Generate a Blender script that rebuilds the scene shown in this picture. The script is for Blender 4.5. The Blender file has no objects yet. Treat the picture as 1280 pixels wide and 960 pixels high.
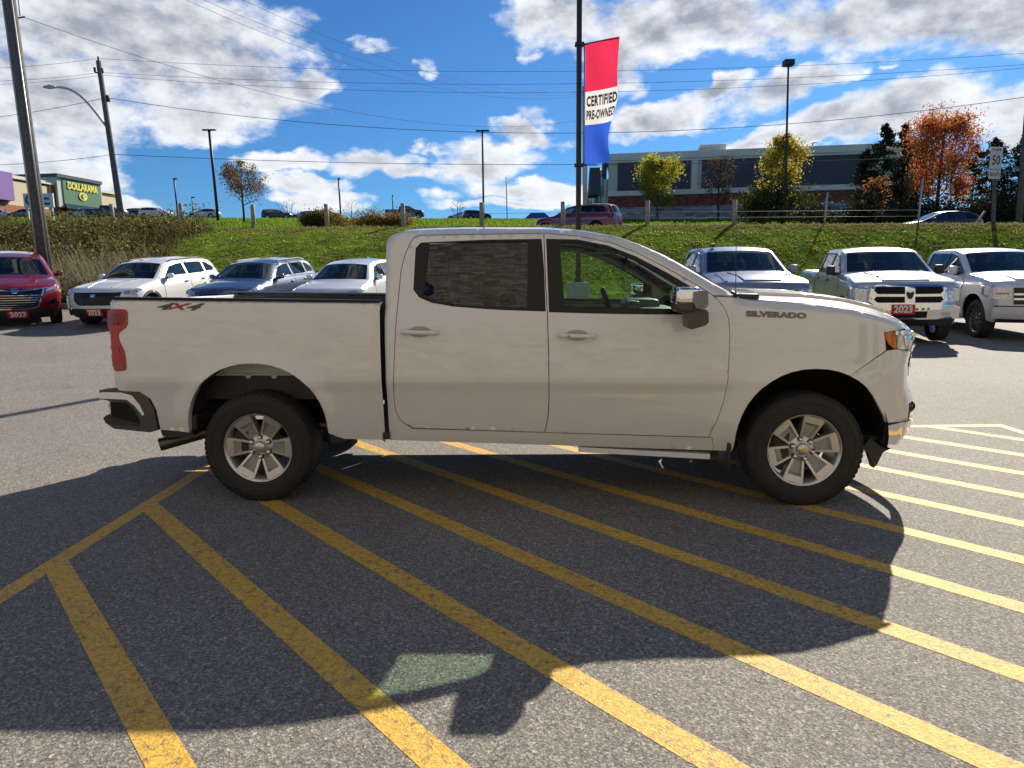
import bpy, bmesh, math, random
import numpy as np
from mathutils import Vector, Matrix, geometry

random.seed(7); np.random.seed(7)
R = math.radians
SC = bpy.context.scene
COL = SC.collection

# ------------------------------------------------------------------ camera
CAM_H = 1.555; FPX = 870.0; PITCH = math.atan((480-346)/FPX); ROLL = 0.01
cam = bpy.data.cameras.new('camera'); cam_o = bpy.data.objects.new('camera', cam); COL.objects.link(cam_o)
cam.sensor_fit = 'HORIZONTAL'; cam.sensor_width = 36.0; cam.lens = 36.0*FPX/1280.0
cam.clip_start = 0.05; cam.clip_end = 5000
cam_o.matrix_world = Matrix.Translation((0, 0, CAM_H)) @ Matrix.Rotation(R(90)-PITCH, 4, 'X') @ Matrix.Rotation(-ROLL, 4, 'Z')
SC.camera = cam_o

def ray(px, py):
    """direction of the view line that photo pixel (px,py) of the 1280x960 photograph looks along"""
    x = (px-640)/FPX; y = -(py-480)/FPX
    c, s = math.cos(-ROLL), math.sin(-ROLL)
    x, y = c*x-s*y, s*x+c*y
    return Vector((x, math.cos(PITCH)+y*math.sin(PITCH), -math.sin(PITCH)+y*math.cos(PITCH)))
def at(px, py, Y):
    d = ray(px, py); return Vector((0, 0, CAM_H)) + d*(Y/d.y)

# ------------------------------------------------------------------ light
SUN = Vector((.80, 1.345, .945)).normalized()
SUN_EL = math.asin(SUN.z); SUN_AZ = math.atan2(SUN.x, SUN.y)
SKY_STRENGTH = 0.07; SUN_STRENGTH = 4.6; EXPOSURE = 0.88
CLOUD = 1.0; SKY_TINT = (.225, .48, .77)
sl = bpy.data.lights.new('sun', 'SUN'); so = bpy.data.objects.new('sun', sl); COL.objects.link(so)
sl.energy = SUN_STRENGTH; sl.angle = R(0.5); sl.color = (1.0, 0.93, 0.82)
sl.color = (1.0, .90, .76); so.rotation_euler = SUN.to_track_quat('Z', 'Y').to_euler(); so.location = (20, 30, 25)
vs = SC.view_settings; vs.view_transform = 'Standard'; vs.look = 'None'; vs.gamma = 1; vs.use_curve_mapping = False
vs.exposure = EXPOSURE
try:
    SC.cycles.max_bounces = 8; SC.cycles.transparent_max_bounces = 12; SC.cycles.diffuse_bounces = 3
    SC.cycles.glossy_bounces = 4; SC.cycles.caustics_reflective = False; SC.cycles.caustics_refractive = False
    SC.cycles.sample_clamp_indirect = 6; SC.cycles.use_denoising = True
except Exception: pass

# world: daylight sky with broken cloud, laid out by compass direction and height above the horizon
W = bpy.data.worlds.new('World'); SC.world = W; W.use_nodes = True
nt = W.node_tree; nt.nodes.clear()
def wn(t, **k):
    n = nt.nodes.new(t)
    for a, b in k.items(): setattr(n, a, b)
    return n
def wm(op, a, b=None, c=None, clamp=False):
    n = wn('ShaderNodeMath', operation=op, use_clamp=clamp)
    for i, v in enumerate((a, b, c)):
        if v is None: continue
        if isinstance(v, (int, float)): n.inputs[i].default_value = v
        else: nt.links.new(v, n.inputs[i])
    return n.outputs[0]
L = nt.links.new
sky = wn('ShaderNodeTexSky', sky_type='NISHITA', sun_disc=False, sun_elevation=SUN_EL, sun_rotation=SUN_AZ)
sky.air_density = 1.0; sky.dust_density = 0.35; sky.ozone_density = 2.2; sky.altitude = 300
hs = wn('ShaderNodeHueSaturation'); hs.inputs['Saturation'].default_value = 1.0; hs.inputs['Value'].default_value = 1.0
L(sky.outputs[0], hs.inputs['Color'])
bg = wn('ShaderNodeBackground'); bg.inputs['Strength'].default_value = SKY_STRENGTH; tn = wn('ShaderNodeVectorMath', operation='MULTIPLY'); L(hs.outputs[0], tn.inputs[0]); tn.inputs[1].default_value = SKY_TINT; L(tn.outputs[0], bg.inputs['Color'])
tc = wn('ShaderNodeTexCoord'); nrm = wn('ShaderNodeVectorMath', operation='NORMALIZE'); L(tc.outputs['Generated'], nrm.inputs[0])
sx = wn('ShaderNodeSeparateXYZ'); L(nrm.outputs[0], sx.inputs[0])
az = wm('ARCTAN2', sx.outputs[0], sx.outputs[1]); el = wm('ARCSINE', sx.outputs[2])
cb = wn('ShaderNodeCombineXYZ'); L(az, cb.inputs[0]); L(el, cb.inputs[1])
# ragged edges: the layout is bent by a coarse and a fine noise before the cloud masses are evaluated
def noise(vec, scale, detail, rough=0.6, out='Fac', dist=0.0):
    n = wn('ShaderNodeTexNoise'); n.inputs['Scale'].default_value = scale; n.inputs['Detail'].default_value = detail
    n.inputs['Roughness'].default_value = rough; n.inputs['Distortion'].default_value = dist
    L(vec, n.inputs['Vector']); return n.outputs[out]
mp = wn('ShaderNodeMapping'); mp.inputs['Scale'].default_value = (1, 1.7, 1); L(cb.outputs[0], mp.inputs[0])
nA = noise(mp.outputs[0], 7, 3, .6, 'Color'); 
va = wn('ShaderNodeVectorMath', operation='SUBTRACT'); L(nA, va.inputs[0]); va.inputs[1].default_value = (.5, .5, .5)
vb = wn('ShaderNodeVectorMath', operation='SCALE'); L(va.outputs[0], vb.inputs[0]); vb.inputs['Scale'].default_value = 0.085
nA2 = noise(mp.outputs[0], 28, 5, .65, 'Color'); va2 = wn('ShaderNodeVectorMath', operation='SUBTRACT'); L(nA2, va2.inputs[0]); va2.inputs[1].default_value = (.5, .5, .5)
vb2 = wn('ShaderNodeVectorMath', operation='MULTIPLY_ADD'); L(va2.outputs[0], vb2.inputs[0]); vb2.inputs[1].default_value = (.035, .025, .03); L(vb.outputs[0], vb2.inputs[2])
vc = wn('ShaderNodeVectorMath', operation='ADD'); L(cb.outputs[0], vc.inputs[0]); L(vb2.outputs[0], vc.inputs[1])
CL = [(190,50,210,85,0),(60,120,130,75,0),(300,95,110,55,10),(240,135,80,38,8),(385,95,50,22,-12),(120,20,150,60,0),(40,215,120,42,0),(130,245,75,20,10),
 (20,170,90,30,0),(165,258,60,12,0),(365,205,58,20,0),(390,238,60,14,0),(462,204,62,24,-6),(500,212,60,14,0),(400,255,70,12,0),(600,207,82,24,-8),(570,200,30,22,0),(540,245,40,10,0),
 (650,236,90,14,0),(700,242,60,20,0),(640,258,120,10,0),(655,170,48,18,8),(668,146,22,18,0),(700,180,26,12,0),
 (700,25,75,44,0),(760,65,60,40,20),(860,20,170,44,0),(1010,18,160,42,0),(1160,12,180,44,0),(1290,20,110,42,0),
 (825,142,80,26,-6),(900,112,45,14,-20),(985,108,100,26,-16),(940,178,110,16,-12),(1020,160,90,24,-14),(1120,142,130,40,-12),(1240,128,90,34,-6),(1010,178,120,16,0),
 (471,54,24,10,0),(523,180,14,9,0),(530,72,9,12,0),(662,80,20,9,0),(1110,78,14,6,-15),(1255,42,14,16,30),(1300,150,80,40,0),(545,190,24,7,0)]
q = None
for (px, py, rx, ry, tl) in CL:
    d = ray(px, py).normalized(); a0 = math.atan2(d.x, d.y); e0 = math.asin(d.z)
    m = wn('ShaderNodeMapping', vector_type='TEXTURE'); L(vc.outputs[0], m.inputs[0])
    cosr = math.cos(a0)
    m.inputs['Location'].default_value = (a0, e0, 0); m.inputs['Rotation'].default_value = (0, 0, -R(tl))
    m.inputs['Scale'].default_value = (rx*1.03/FPX*cosr**1.3, ry*1.06/FPX*cosr, 1)
    dt = wn('ShaderNodeVectorMath', operation='DOT_PRODUCT'); L(m.outputs[0], dt.inputs[0]); L(m.outputs[0], dt.inputs[1])
    w = 1.0 if rx > 40 else 0.55
    v = wm('MULTIPLY_ADD', dt.outputs['Value'], -w, w)
    if q is None: q = v
    else:
        n = wn('ShaderNodeMath', operation='SMOOTH_MAX'); L(q, n.inputs[0]); L(v, n.inputs[1]); n.inputs[2].default_value = 0.25; q = n.outputs[0]
# behind the viewer the cover is just broken cloud
nB = noise(nrm.outputs[0], 2.2, 2, .5)
back = wm('MULTIPLY', wm('SUBTRACT', wm('ABSOLUTE', az), .85), 3.0, clamp=True)
qb = wm('MULTIPLY_ADD', nB, 5.0, -2.7)
high = wm('MULTIPLY', wm('SUBTRACT', el, .42), 5.0, clamp=True)
bk = wm('MAXIMUM', back, high)
q = wm('ADD', wm('MULTIPLY', q, wm('SUBTRACT', 1.0, bk)), wm('MULTIPLY', qb, bk))
q = wm('MAXIMUM', q, -1.2)
nC = noise(mp.outputs[0], 6.5, 10, .60)
nD = noise(mp.outputs[0], 26, 8, .60)
dens = wm('ADD', q, wm('ADD', wm('MULTIPLY', wm('SUBTRACT', nC, .5), 1.75), wm('MULTIPLY', wm('SUBTRACT', nD, .5), .75)))
def sstep(v, a, b):
    n = wn('ShaderNodeMapRange', interpolation_type='SMOOTHSTEP'); L(v, n.inputs[0])
    n.inputs[1].default_value = a; n.inputs[2].default_value = b; n.inputs[3].default_value = 0; n.inputs[4].default_value = 1; return n.outputs[0]
alpha = sstep(dens, .08, .80)
up = sstep(sx.outputs[2], -.02, .03)
alpha = wm('MULTIPLY', wm('MULTIPLY', alpha, up), .97)
# thick parts are grey; parts turned to the sun stay bright (the noise sampled a little towards the sun)
m2 = wn('ShaderNodeVectorMath', operation='ADD'); L(mp.outputs[0], m2.inputs[0]); m2.inputs[1].default_value = (.012, .030, 0)
nE = noise(m2.outputs[0], 6.5, 6, .6)
rel = wm('MULTIPLY', wm('SUBTRACT', nC, nE), 5.5)
thick = wm('ADD', wm('ADD', wm('MULTIPLY', q, .95), wm('MULTIPLY', wm('SUBTRACT', nC, .5), .45)), wm('MULTIPLY', rel, -.45))
elf = sstep(el, .05, .26)
ramp = wn('ShaderNodeValToRGB'); L(wm('MULTIPLY', thick, wm('MULTIPLY_ADD', elf, .26, .34), clamp=True), ramp.inputs[0])
cr = ramp.color_ramp; cr.elements[0].position = .10; cr.elements[0].color = (.90, .92, .95, 1); cr.elements[1].position = .95; cr.elements[1].color = (.235, .255, .30, 1)
e = cr.elements.new(.38); e.color = (.68, .70, .74, 1); e = cr.elements.new(.62); e.color = (.32, .35, .41, 1)
bc = wn('ShaderNodeBackground'); L(ramp.outputs[0], bc.inputs['Color']); bc.inputs['Strength'].default_value = CLOUD*0.66
mx = wn('ShaderNodeMixShader'); L(alpha, mx.inputs[0]); L(bg.outputs[0], mx.inputs[1]); L(bc.outputs[0], mx.inputs[2])
wo = wn('ShaderNodeOutputWorld'); L(mx.outputs[0], wo.inputs[0])

# ------------------------------------------------------------------ materials
def mat(name, col, rough=.6, metal=0.0, coat=0.0, spec=.5, noise_amt=0.0, noise_scale=8.0, bump=0.0, bump_scale=60.0, trans=0.0, emis=None, coatr=.03):
    m = bpy.data.materials.new(name); m.use_nodes = True; t = m.node_tree; p = t.nodes['Principled BSDF']
    p.inputs['Base Color'].default_value = (*col, 1); p.inputs['Roughness'].default_value = rough; p.inputs['Metallic'].default_value = metal
    p.inputs['Coat Weight'].default_value = coat; p.inputs['Coat Roughness'].default_value = coatr; p.inputs['Specular IOR Level'].default_value = spec
    if emis: p.inputs['Emission Color'].default_value = (*emis[0], 1); p.inputs['Emission Strength'].default_value = emis[1]
    if noise_amt or bump:
        c = t.nodes.new('ShaderNodeTexCoord')
        if noise_amt:
            n = t.nodes.new('ShaderNodeTexNoise'); n.inputs['Scale'].default_value = noise_scale; n.inputs['Detail'].default_value = 5
            t.links.new(c.outputs['Object'], n.inputs['Vector'])
            r = t.nodes.new('ShaderNodeMapRange'); r.inputs[1].default_value = .3; r.inputs[2].default_value = .7; r.inputs[3].default_value = 1-noise_amt; r.inputs[4].default_value = 1+noise_amt
            t.links.new(n.outputs[0], r.inputs[0])
            v = t.nodes.new('ShaderNodeVectorMath'); v.operation = 'SCALE'; v.inputs[0].default_value = col; t.links.new(r.outputs[0], v.inputs['Scale'])
            t.links.new(v.outputs[0], p.inputs['Base Color'])
        if bump:
            n = t.nodes.new('ShaderNodeTexNoise'); n.inputs['Scale'].default_value = bump_scale; n.inputs['Detail'].default_value = 4
            t.links.new(c.outputs['Object'], n.inputs['Vector'])
            b = t.nodes.new('ShaderNodeBump'); b.inputs['Strength'].default_value = bump; b.inputs['Distance'].default_value = .02
            t.links.new(n.outputs[0], b.inputs['Height']); t.links.new(b.outputs[0], p.inputs['Normal'])
    if trans:
        tb = t.nodes.new('ShaderNodeBsdfTranslucent'); mxs = t.nodes.new('ShaderNodeMixShader'); mxs.inputs[0].default_value = trans
        src = p.inputs['Base Color'].links[0].from_socket if p.inputs['Base Color'].links else None
        if src: t.links.new(src, tb.inputs[0])
        else: tb.inputs[0].default_value = (*col, 1)
        t.links.new(p.outputs[0], mxs.inputs[1]); t.links.new(tb.outputs[0], mxs.inputs[2]); t.links.new(mxs.outputs[0], t.nodes['Material Output'].inputs[0])
    return m
def glass(name, tint, refl=1.0, ior=1.5):
    m = bpy.data.materials.new(name); m.use_nodes = True; t = m.node_tree; t.nodes.remove(t.nodes['Principled BSDF'])
    tr = t.nodes.new('ShaderNodeBsdfTransparent'); tr.inputs[0].default_value = (*tint, 1)
    gl = t.nodes.new('ShaderNodeBsdfGlossy'); gl.inputs['Roughness'].default_value = .01; gl.inputs[0].default_value = (refl, refl, refl, 1)
    fr = t.nodes.new('ShaderNodeFresnel'); gm = t.nodes.new('ShaderNodeNewGeometry'); mr = t.nodes.new('ShaderNodeMapRange'); mr.inputs[3].default_value = ior; mr.inputs[4].default_value = 1/ior; t.links.new(gm.outputs['Backfacing'], mr.inputs[0]); t.links.new(mr.outputs[0], fr.inputs[0])
    mxs = t.nodes.new('ShaderNodeMixShader'); t.links.new(fr.outputs[0], mxs.inputs[0]); t.links.new(tr.outputs[0], mxs.inputs[1]); t.links.new(gl.outputs[0], mxs.inputs[2])
    t.links.new(mxs.outputs[0], t.nodes['Material Output'].inputs[0]); return m

M = {}
M['white'] = mat('white_paint', (.70, .705, .695), .3, coat=1.0, noise_amt=.012, noise_scale=3)
M['white'].node_tree.nodes['Principled BSDF'].inputs['Coat IOR'].default_value = 1.75
M['black_trim'] = mat('black_trim', (.010, .010, .011), .3, spec=.3)
M['gap'] = mat('dark_gap', (.006, .006, .006), .9)
M['plastic'] = mat('black_plastic', (.022, .022, .024), .5, bump=.1, bump_scale=300)
M['rubber'] = mat('tyre_rubber', (.022, .021, .020), .75, noise_amt=.25, noise_scale=12, bump=.25, bump_scale=90)
M['chrome'] = mat('chrome', (.82, .83, .85), .07, metal=1)
M['alloy'] = mat('alloy', (.62, .61, .59), .30, metal=.75)
M['alloy_in'] = mat('alloy_shadowed_face', (.33, .325, .32), .4, metal=.6)  # darker copy of the alloy, shade of recessed faces put into its colour
M['darkmetal'] = mat('dark_metal', (.05, .045, .04), .6, metal=.5, noise_amt=.3, noise_scale=9)
M['steel'] = mat('steel', (.35, .35, .35), .45, metal=.8)
M['gold'] = mat('gold_emblem', (.75, .48, .10), .3, metal=.7)
M['red_lens'] = mat('red_lens', (.42, .008, .008), .3, coat=.3, noise_amt=.1, noise_scale=30)
M['red_dark'] = mat('red_lens_dark', (.17, .003, .004), .3, coat=.35)
M['amber'] = mat('amber_lens', (.80, .22, .015), .12, coat=1, trans=.25)
M['clear_lens'] = mat('clear_lens', (.55, .57, .60), .08, metal=.55, coat=1, noise_amt=.35, noise_scale=28)
M['interior'] = mat('dark_interior', (.035, .035, .038), .7)
M['seat'] = mat('seat_cloth', (.05, .05, .052), .85, bump=.2, bump_scale=200)
M['liner'] = mat('grey_headliner', (.28, .27, .25), .9)
M['innerwell'] = mat('inner_wheelhouse_panel', (.62, .63, .58), .6)
M['dash'] = mat('dashboard_plastic', (.06, .075, .07), .45)
M['glass_f'] = glass('clear_green_glass', (.70, .86, .74), ior=1.33)
M['glass_r'] = glass('dark_tinted_glass', (.17, .19, .18), ior=1.62)
M['glass_car'] = glass('car_glass', (.30, .36, .38), ior=1.55)
M['glass_dark'] = mat('tinted_car_glass', (.01, .014, .018), .03, coat=1, spec=.8)
M['plate_red'] = mat('red_plate', (.55, .02, .025), .5)
M['plate_white'] = mat('white_lettering', (.8, .8, .78), .5)
M['text_dark'] = mat('dark_badge', (.08, .08, .085), .3, metal=.5)
M['text_grey'] = mat('grey_badge', (.15, .15, .16), .3, metal=.5)
M['text_red'] = mat('red_badge', (.38, .03, .025), .4)

# ------------------------------------------------------------------ mesh helpers
class MB:
    def __init__(s): s.v = []; s.f = []; s.mi = []; s.sm = []; s.n = 0
    def add(s, V, F, mi=0, smooth=True):
        V = np.asarray(V, float).reshape(-1, 3)
        for f in F:
            s.f.append([int(i)+s.n for i in f]); s.mi.append(mi); s.sm.append(smooth)
        s.v.append(V); s.n += len(V)
    def box(s, x0, x1, y0, y1, z0, z1, mi=0, bev=0.0):
        if bev <= 0:
            V = [(x0,y0,z0),(x1,y0,z0),(x1,y1,z0),(x0,y1,z0),(x0,y0,z1),(x1,y0,z1),(x1,y1,z1),(x0,y1,z1)]
            s.add(V, [(0,3,2,1),(4,5,6,7),(0,1,5,4),(1,2,6,5),(2,3,7,6),(3,0,4,7)], mi, False); return
        bm = bmesh.new(); bmesh.ops.create_cube(bm, size=1)
        for v in bm.verts: v.co = Vector(((x0+x1)/2+v.co.x*(x1-x0), (y0+y1)/2+v.co.y*(y1-y0), (z0+z1)/2+v.co.z*(z1-z0)))
        bmesh.ops.bevel(bm, geom=bm.edges[:], offset=bev, segments=2, affect='EDGES', profile=.6)
        s.frombm(bm, mi)
    def frombm(s, bm, mi=0, smooth=True, M_=None):
        bm.verts.index_update()
        V = [(M_ @ v.co if M_ else v.co)[:] for v in bm.verts]; F = [[v.index for v in f.verts] for f in bm.faces]
        s.add(V, F, mi, smooth); bm.free()
    def obox(s, c, ax, ay, az, hx, hy, hz, mi=0):
        c = Vector(c); V = []
        for k in (-1, 1):
            for (i, j) in ((-1,-1),(1,-1),(1,1),(-1,1)): V.append((c+ax*hx*i+ay*hy*j+az*hz*k)[:])
        s.add(V, [(0,3,2,1),(4,5,6,7),(0,1,5,4),(1,2,6,5),(2,3,7,6),(3,0,4,7)], mi, False)
    def tube(s, pts, rad, n=8, mi=0, caps=True, smooth=True):
        pts = [Vector(p) for p in pts]
        if not hasattr(rad, '__len__'): rad = [rad]*len(pts)
        V = []; F = []; up = None
        for i, p in enumerate(pts):
            t = (pts[min(i+1, len(pts)-1)]-pts[max(i-1, 0)]).normalized()
            if up is None:
                up = Vector((0,0,1)) if abs(t.z) < .9 else Vector((1,0,0))
            a = t.cross(up).normalized(); b = a.cross(t).normalized(); up = b
            for k in range(n):
                an = 2*math.pi*k/n; V.append((p+(a*math.cos(an)+b*math.sin(an))*rad[i])[:])
        for i in range(len(pts)-1):
            for k in range(n):
                F.append((i*n+k, i*n+(k+1) % n, (i+1)*n+(k+1) % n, (i+1)*n+k))
        if caps: F.append(tuple(range(n))[::-1]); F.append(tuple((len(pts)-1)*n+k for k in range(n)))
        s.add(V, F, mi, smooth)
    def lathe(s, prof, n=48, mi=0, axis='Y', smooth=True, center=(0,0,0), close=False):
        # prof: (r, a) a along the axis
        V = []; F = []; m = len(prof)
        for k in range(n):
            an = 2*math.pi*k/n; c, q_ = math.cos(an), math.sin(an)
            for (r, a) in prof:
                if axis == 'Y': V.append((center[0]+r*c, center[1]+a, center[2]+r*q_))
                elif axis == 'Z': V.append((center[0]+r*c, center[1]+r*q_, center[2]+a))
                else: V.append((center[0]+a, center[1]+r*c, center[2]+r*q_))
        for k in range(n):
            k2 = (k+1) % n
            for i in range(m-1 if not close else m):
                j = (i+1) % m; F.append((k*m+i, k*m+j, k2*m+j, k2*m+i))
        s.add(V, F, mi, smooth)
    def prism(s, poly, y0, y1, mi=0, axis='Y', smooth=False):
        # poly (a,b) -> (x,z) extruded along y, or (x,y) extruded along z
        n = len(poly); V = []
        for y in (y0, y1):
            for (a, b) in poly: V.append((a, y, b) if axis == 'Y' else ((a, b, y) if axis == 'Z' else (y, a, b)))
        F = [(i, (i+1) % n, n+(i+1) % n, n+i) for i in range(n)]
        tri = geometry.tessellate_polygon([[Vector((a, b, 0)) for a, b in poly]])
        for t in tri: F.append(tuple(t)); F.append(tuple(n+i for i in t[::-1]))
        s.add(V, F, mi, smooth)
    def build(s, name, mats, parent=None, loc=None, rot=None):
        me = bpy.data.meshes.new(name)
        V = np.concatenate(s.v) if s.v else np.zeros((0, 3))
        me.from_pydata(V.tolist(), [], s.f)
        if not isinstance(mats, (list, tuple)): mats = [mats]
        for m in mats: me.materials.append(m)
        me.polygons.foreach_set('material_index', s.mi); me.polygons.foreach_set('use_smooth', s.sm); me.update()
        o = bpy.data.objects.new(name, me); COL.objects.link(o)
        if parent: o.parent = parent
        if loc is not None: o.location = loc
        if rot is not None: o.rotation_euler = rot
        return o
    def mirror_y(s):
        c = MB(); c.v = [v*np.array([1, -1, 1]) for v in s.v]; c.f = [f[::-1] for f in s.f]; c.mi = s.mi[:]; c.sm = s.sm[:]; c.n = s.n; return c
def tag(o, label=None, cat=None, group=None, kind=None):
    if label: o['label'] = label
    if cat: o['category'] = cat
    if group: o['group'] = group
    if kind: o['kind'] = kind
    return o
def empty(name, loc=(0,0,0), rz=0, label=None, cat=None, group=None):
    o = bpy.data.objects.new(name, None); COL.objects.link(o); o.location = loc; o.rotation_euler = (0, 0, rz); o.empty_display_size = .3
    return tag(o, label, cat, group)
def copy_tree(o, parent=None):
    c = o.copy(); COL.objects.link(c)
    if parent: c.parent = parent
    for ch in list(o.children): copy_tree(ch, c)
    return c

def densify(poly, step, closed=True):
    out = []; n = len(poly)
    for i in range(n if closed else n-1):
        a = np.array(poly[i], float); b = np.array(poly[(i+1) % n], float); k = max(1, int(math.ceil(np.linalg.norm(b-a)/step)))
        for j in range(k): out.append(a+(b-a)*j/k)
    if not closed: out.append(np.array(poly[-1], float))
    return np.array(out)
def inpoly(P, poly):
    P = np.asarray(P); x, y = P[:, 0], P[:, 1]; ins = np.zeros(len(P), bool); n = len(poly); j = n-1
    for i in range(n):
        xi, yi = poly[i]; xj, yj = poly[j]
        c = ((yi > y) != (yj > y)) & (x < (xj-xi)*(y-yi)/((yj-yi) if yj != yi else 1e-12)+xi); ins ^= c; j = i
    return ins
def segdist(P, A, B):
    P = np.asarray(P)[:, None, :]; A = A[None]; B = B[None]; d = B-A; L2 = (d**2).sum(-1)+1e-12
    t = np.clip(((P-A)*d).sum(-1)/L2, 0, 1); return np.sqrt((((A+t[..., None]*d)-P)**2).sum(-1)).min(1)
def offset_poly(poly, d):
    """shrink (d>0) a CCW polygon"""
    poly = [np.array(p, float) for p in poly]; n = len(poly)
    area = sum(poly[i][0]*poly[(i+1) % n][1]-poly[(i+1) % n][0]*poly[i][1] for i in range(n))
    if area < 0: poly = poly[::-1]
    out = []
    for i in range(n):
        a, b, c = poly[i-1], poly[i], poly[(i+1) % n]
        e1 = (b-a)/(np.linalg.norm(b-a)+1e-9); e2 = (c-b)/(np.linalg.norm(c-b)+1e-9)
        n1 = np.array([-e1[1], e1[0]]); n2 = np.array([-e2[1], e2[0]]); m = n1+n2; m /= max(np.linalg.norm(m), 1e-6)
        out.append(b+m*d/max(.4, float(m@n1)))
    return out
def cdt(poly, holes, grid):
    loops = [densify(poly, grid)]+[densify(h, grid) for h in holes]
    pts = np.concatenate(loops); edges = []; k = 0
    for l in loops:
        n = len(l); edges += [(k+i, k+(i+1) % n) for i in range(n)]; k += n
    mn, mxx = pts.min(0), pts.max(0)
    gx = np.arange(mn[0]+grid*.5, mxx[0], grid); gy = np.arange(mn[1]+grid*.5, mxx[1], grid)
    if len(gx) and len(gy):
        X, Y = np.meshgrid(gx, gy); X = X+(np.arange(len(gy)) % 2)[:, None]*grid*.5*0; G = np.stack([X.ravel(), Y.ravel()], 1)
        ok = inpoly(G, loops[0])
        for h in loops[1:]: ok &= ~inpoly(G, h)
        G = G[ok]
        if len(G):
            A = np.concatenate(loops); B = np.concatenate([np.roll(l, -1, axis=0) for l in loops])
            G = G[segdist(G, A, B) > grid*.42]
            pts = np.concatenate([pts, G])
    r = geometry.delaunay_2d_cdt([Vector(p) for p in pts], edges, [], 0, 1e-6)
    V = np.array([v[:] for v in r[0]]); F = np.array([f[:] for f in r[2]])
    C = V[F].mean(1); ok = inpoly(C, loops[0])
    for h in loops[1:]: ok &= ~inpoly(C, h)
    F = F[ok]
    a, b, c = V[F[:, 0]], V[F[:, 1]], V[F[:, 2]]; ar = (b[:, 0]-a[:, 0])*(c[:, 1]-a[:, 1])-(c[:, 0]-a[:, 0])*(b[:, 1]-a[:, 1])
    F[ar < 0] = F[ar < 0][:, ::-1]
    return V, F[np.abs(ar) > 1e-9]
def mapn(fn, P, off):
    Q = fn(P)
    if off is None: return Q, None
    e = .004; A = fn(P+[e, 0])-fn(P-[e, 0]); B = fn(P+[0, e])-fn(P-[0, e]); N = np.cross(A, B); N /= np.linalg.norm(N, axis=1)[:, None]+1e-12
    return Q+N*off, N
def patch(mb, poly, holes, fn, off=0.0, grid=.03, skirt=.012, mi=0, cache=None):
    V, F = cdt(poly, holes, grid)
    Q, N = mapn(fn, V, off); mb.add(Q, F, mi)
    if skirt:
        cnt = {}
        for f in F:
            for i in range(3):
                e = (f[i], f[(i+1) % 3]); k = (min(e), max(e)); cnt.setdefault(k, []).append(e)
        bd = [v[0] for v in cnt.values() if len(v) == 1]
        if bd:
            S = []; FF = []
            for (i, j) in bd:
                k = len(S); S += [Q[i], Q[j], Q[j]-N[j]*skirt, Q[i]-N[i]*skirt]; FF.append((k, k+3, k+2, k+1))
            mb.add(S, FF, mi, False)
    return V, F
def textmesh(s, size=1.0, bold=0.0, shear=0.0, extrude=0.0, align='CENTER', spacing=1.0):
    cu = bpy.data.curves.new('lettering', 'FONT'); cu.body = s; cu.size = size; cu.offset = bold; cu.shear = shear; cu.extrude = extrude
    cu.align_x = align; cu.align_y = 'CENTER'; cu.space_character = spacing; cu.resolution_u = 3
    o = bpy.data.objects.new('lettering', cu); COL.objects.link(o); dg = bpy.context.evaluated_depsgraph_get(); dg.update()
    me = bpy.data.meshes.new_from_object(o.evaluated_get(dg)); V = np.array([v.co[:] for v in me.vertices]); F = [list(p.vertices) for p in me.polygons]
    bpy.data.objects.remove(o); bpy.data.curves.remove(cu); bpy.data.meshes.remove(me); return V, F
def wire(name, p, q, sag, r, m, label, cat, group=None, n=24):
    p = Vector(p); q = Vector(q); pts = [p.lerp(q, i/n)-Vector((0, 0, sag*4*(i/n)*(1-i/n))) for i in range(n+1)]
    b = MB(); b.tube(pts, r, 5); o = b.build(name, m); return tag(o, label, cat, group)
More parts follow.
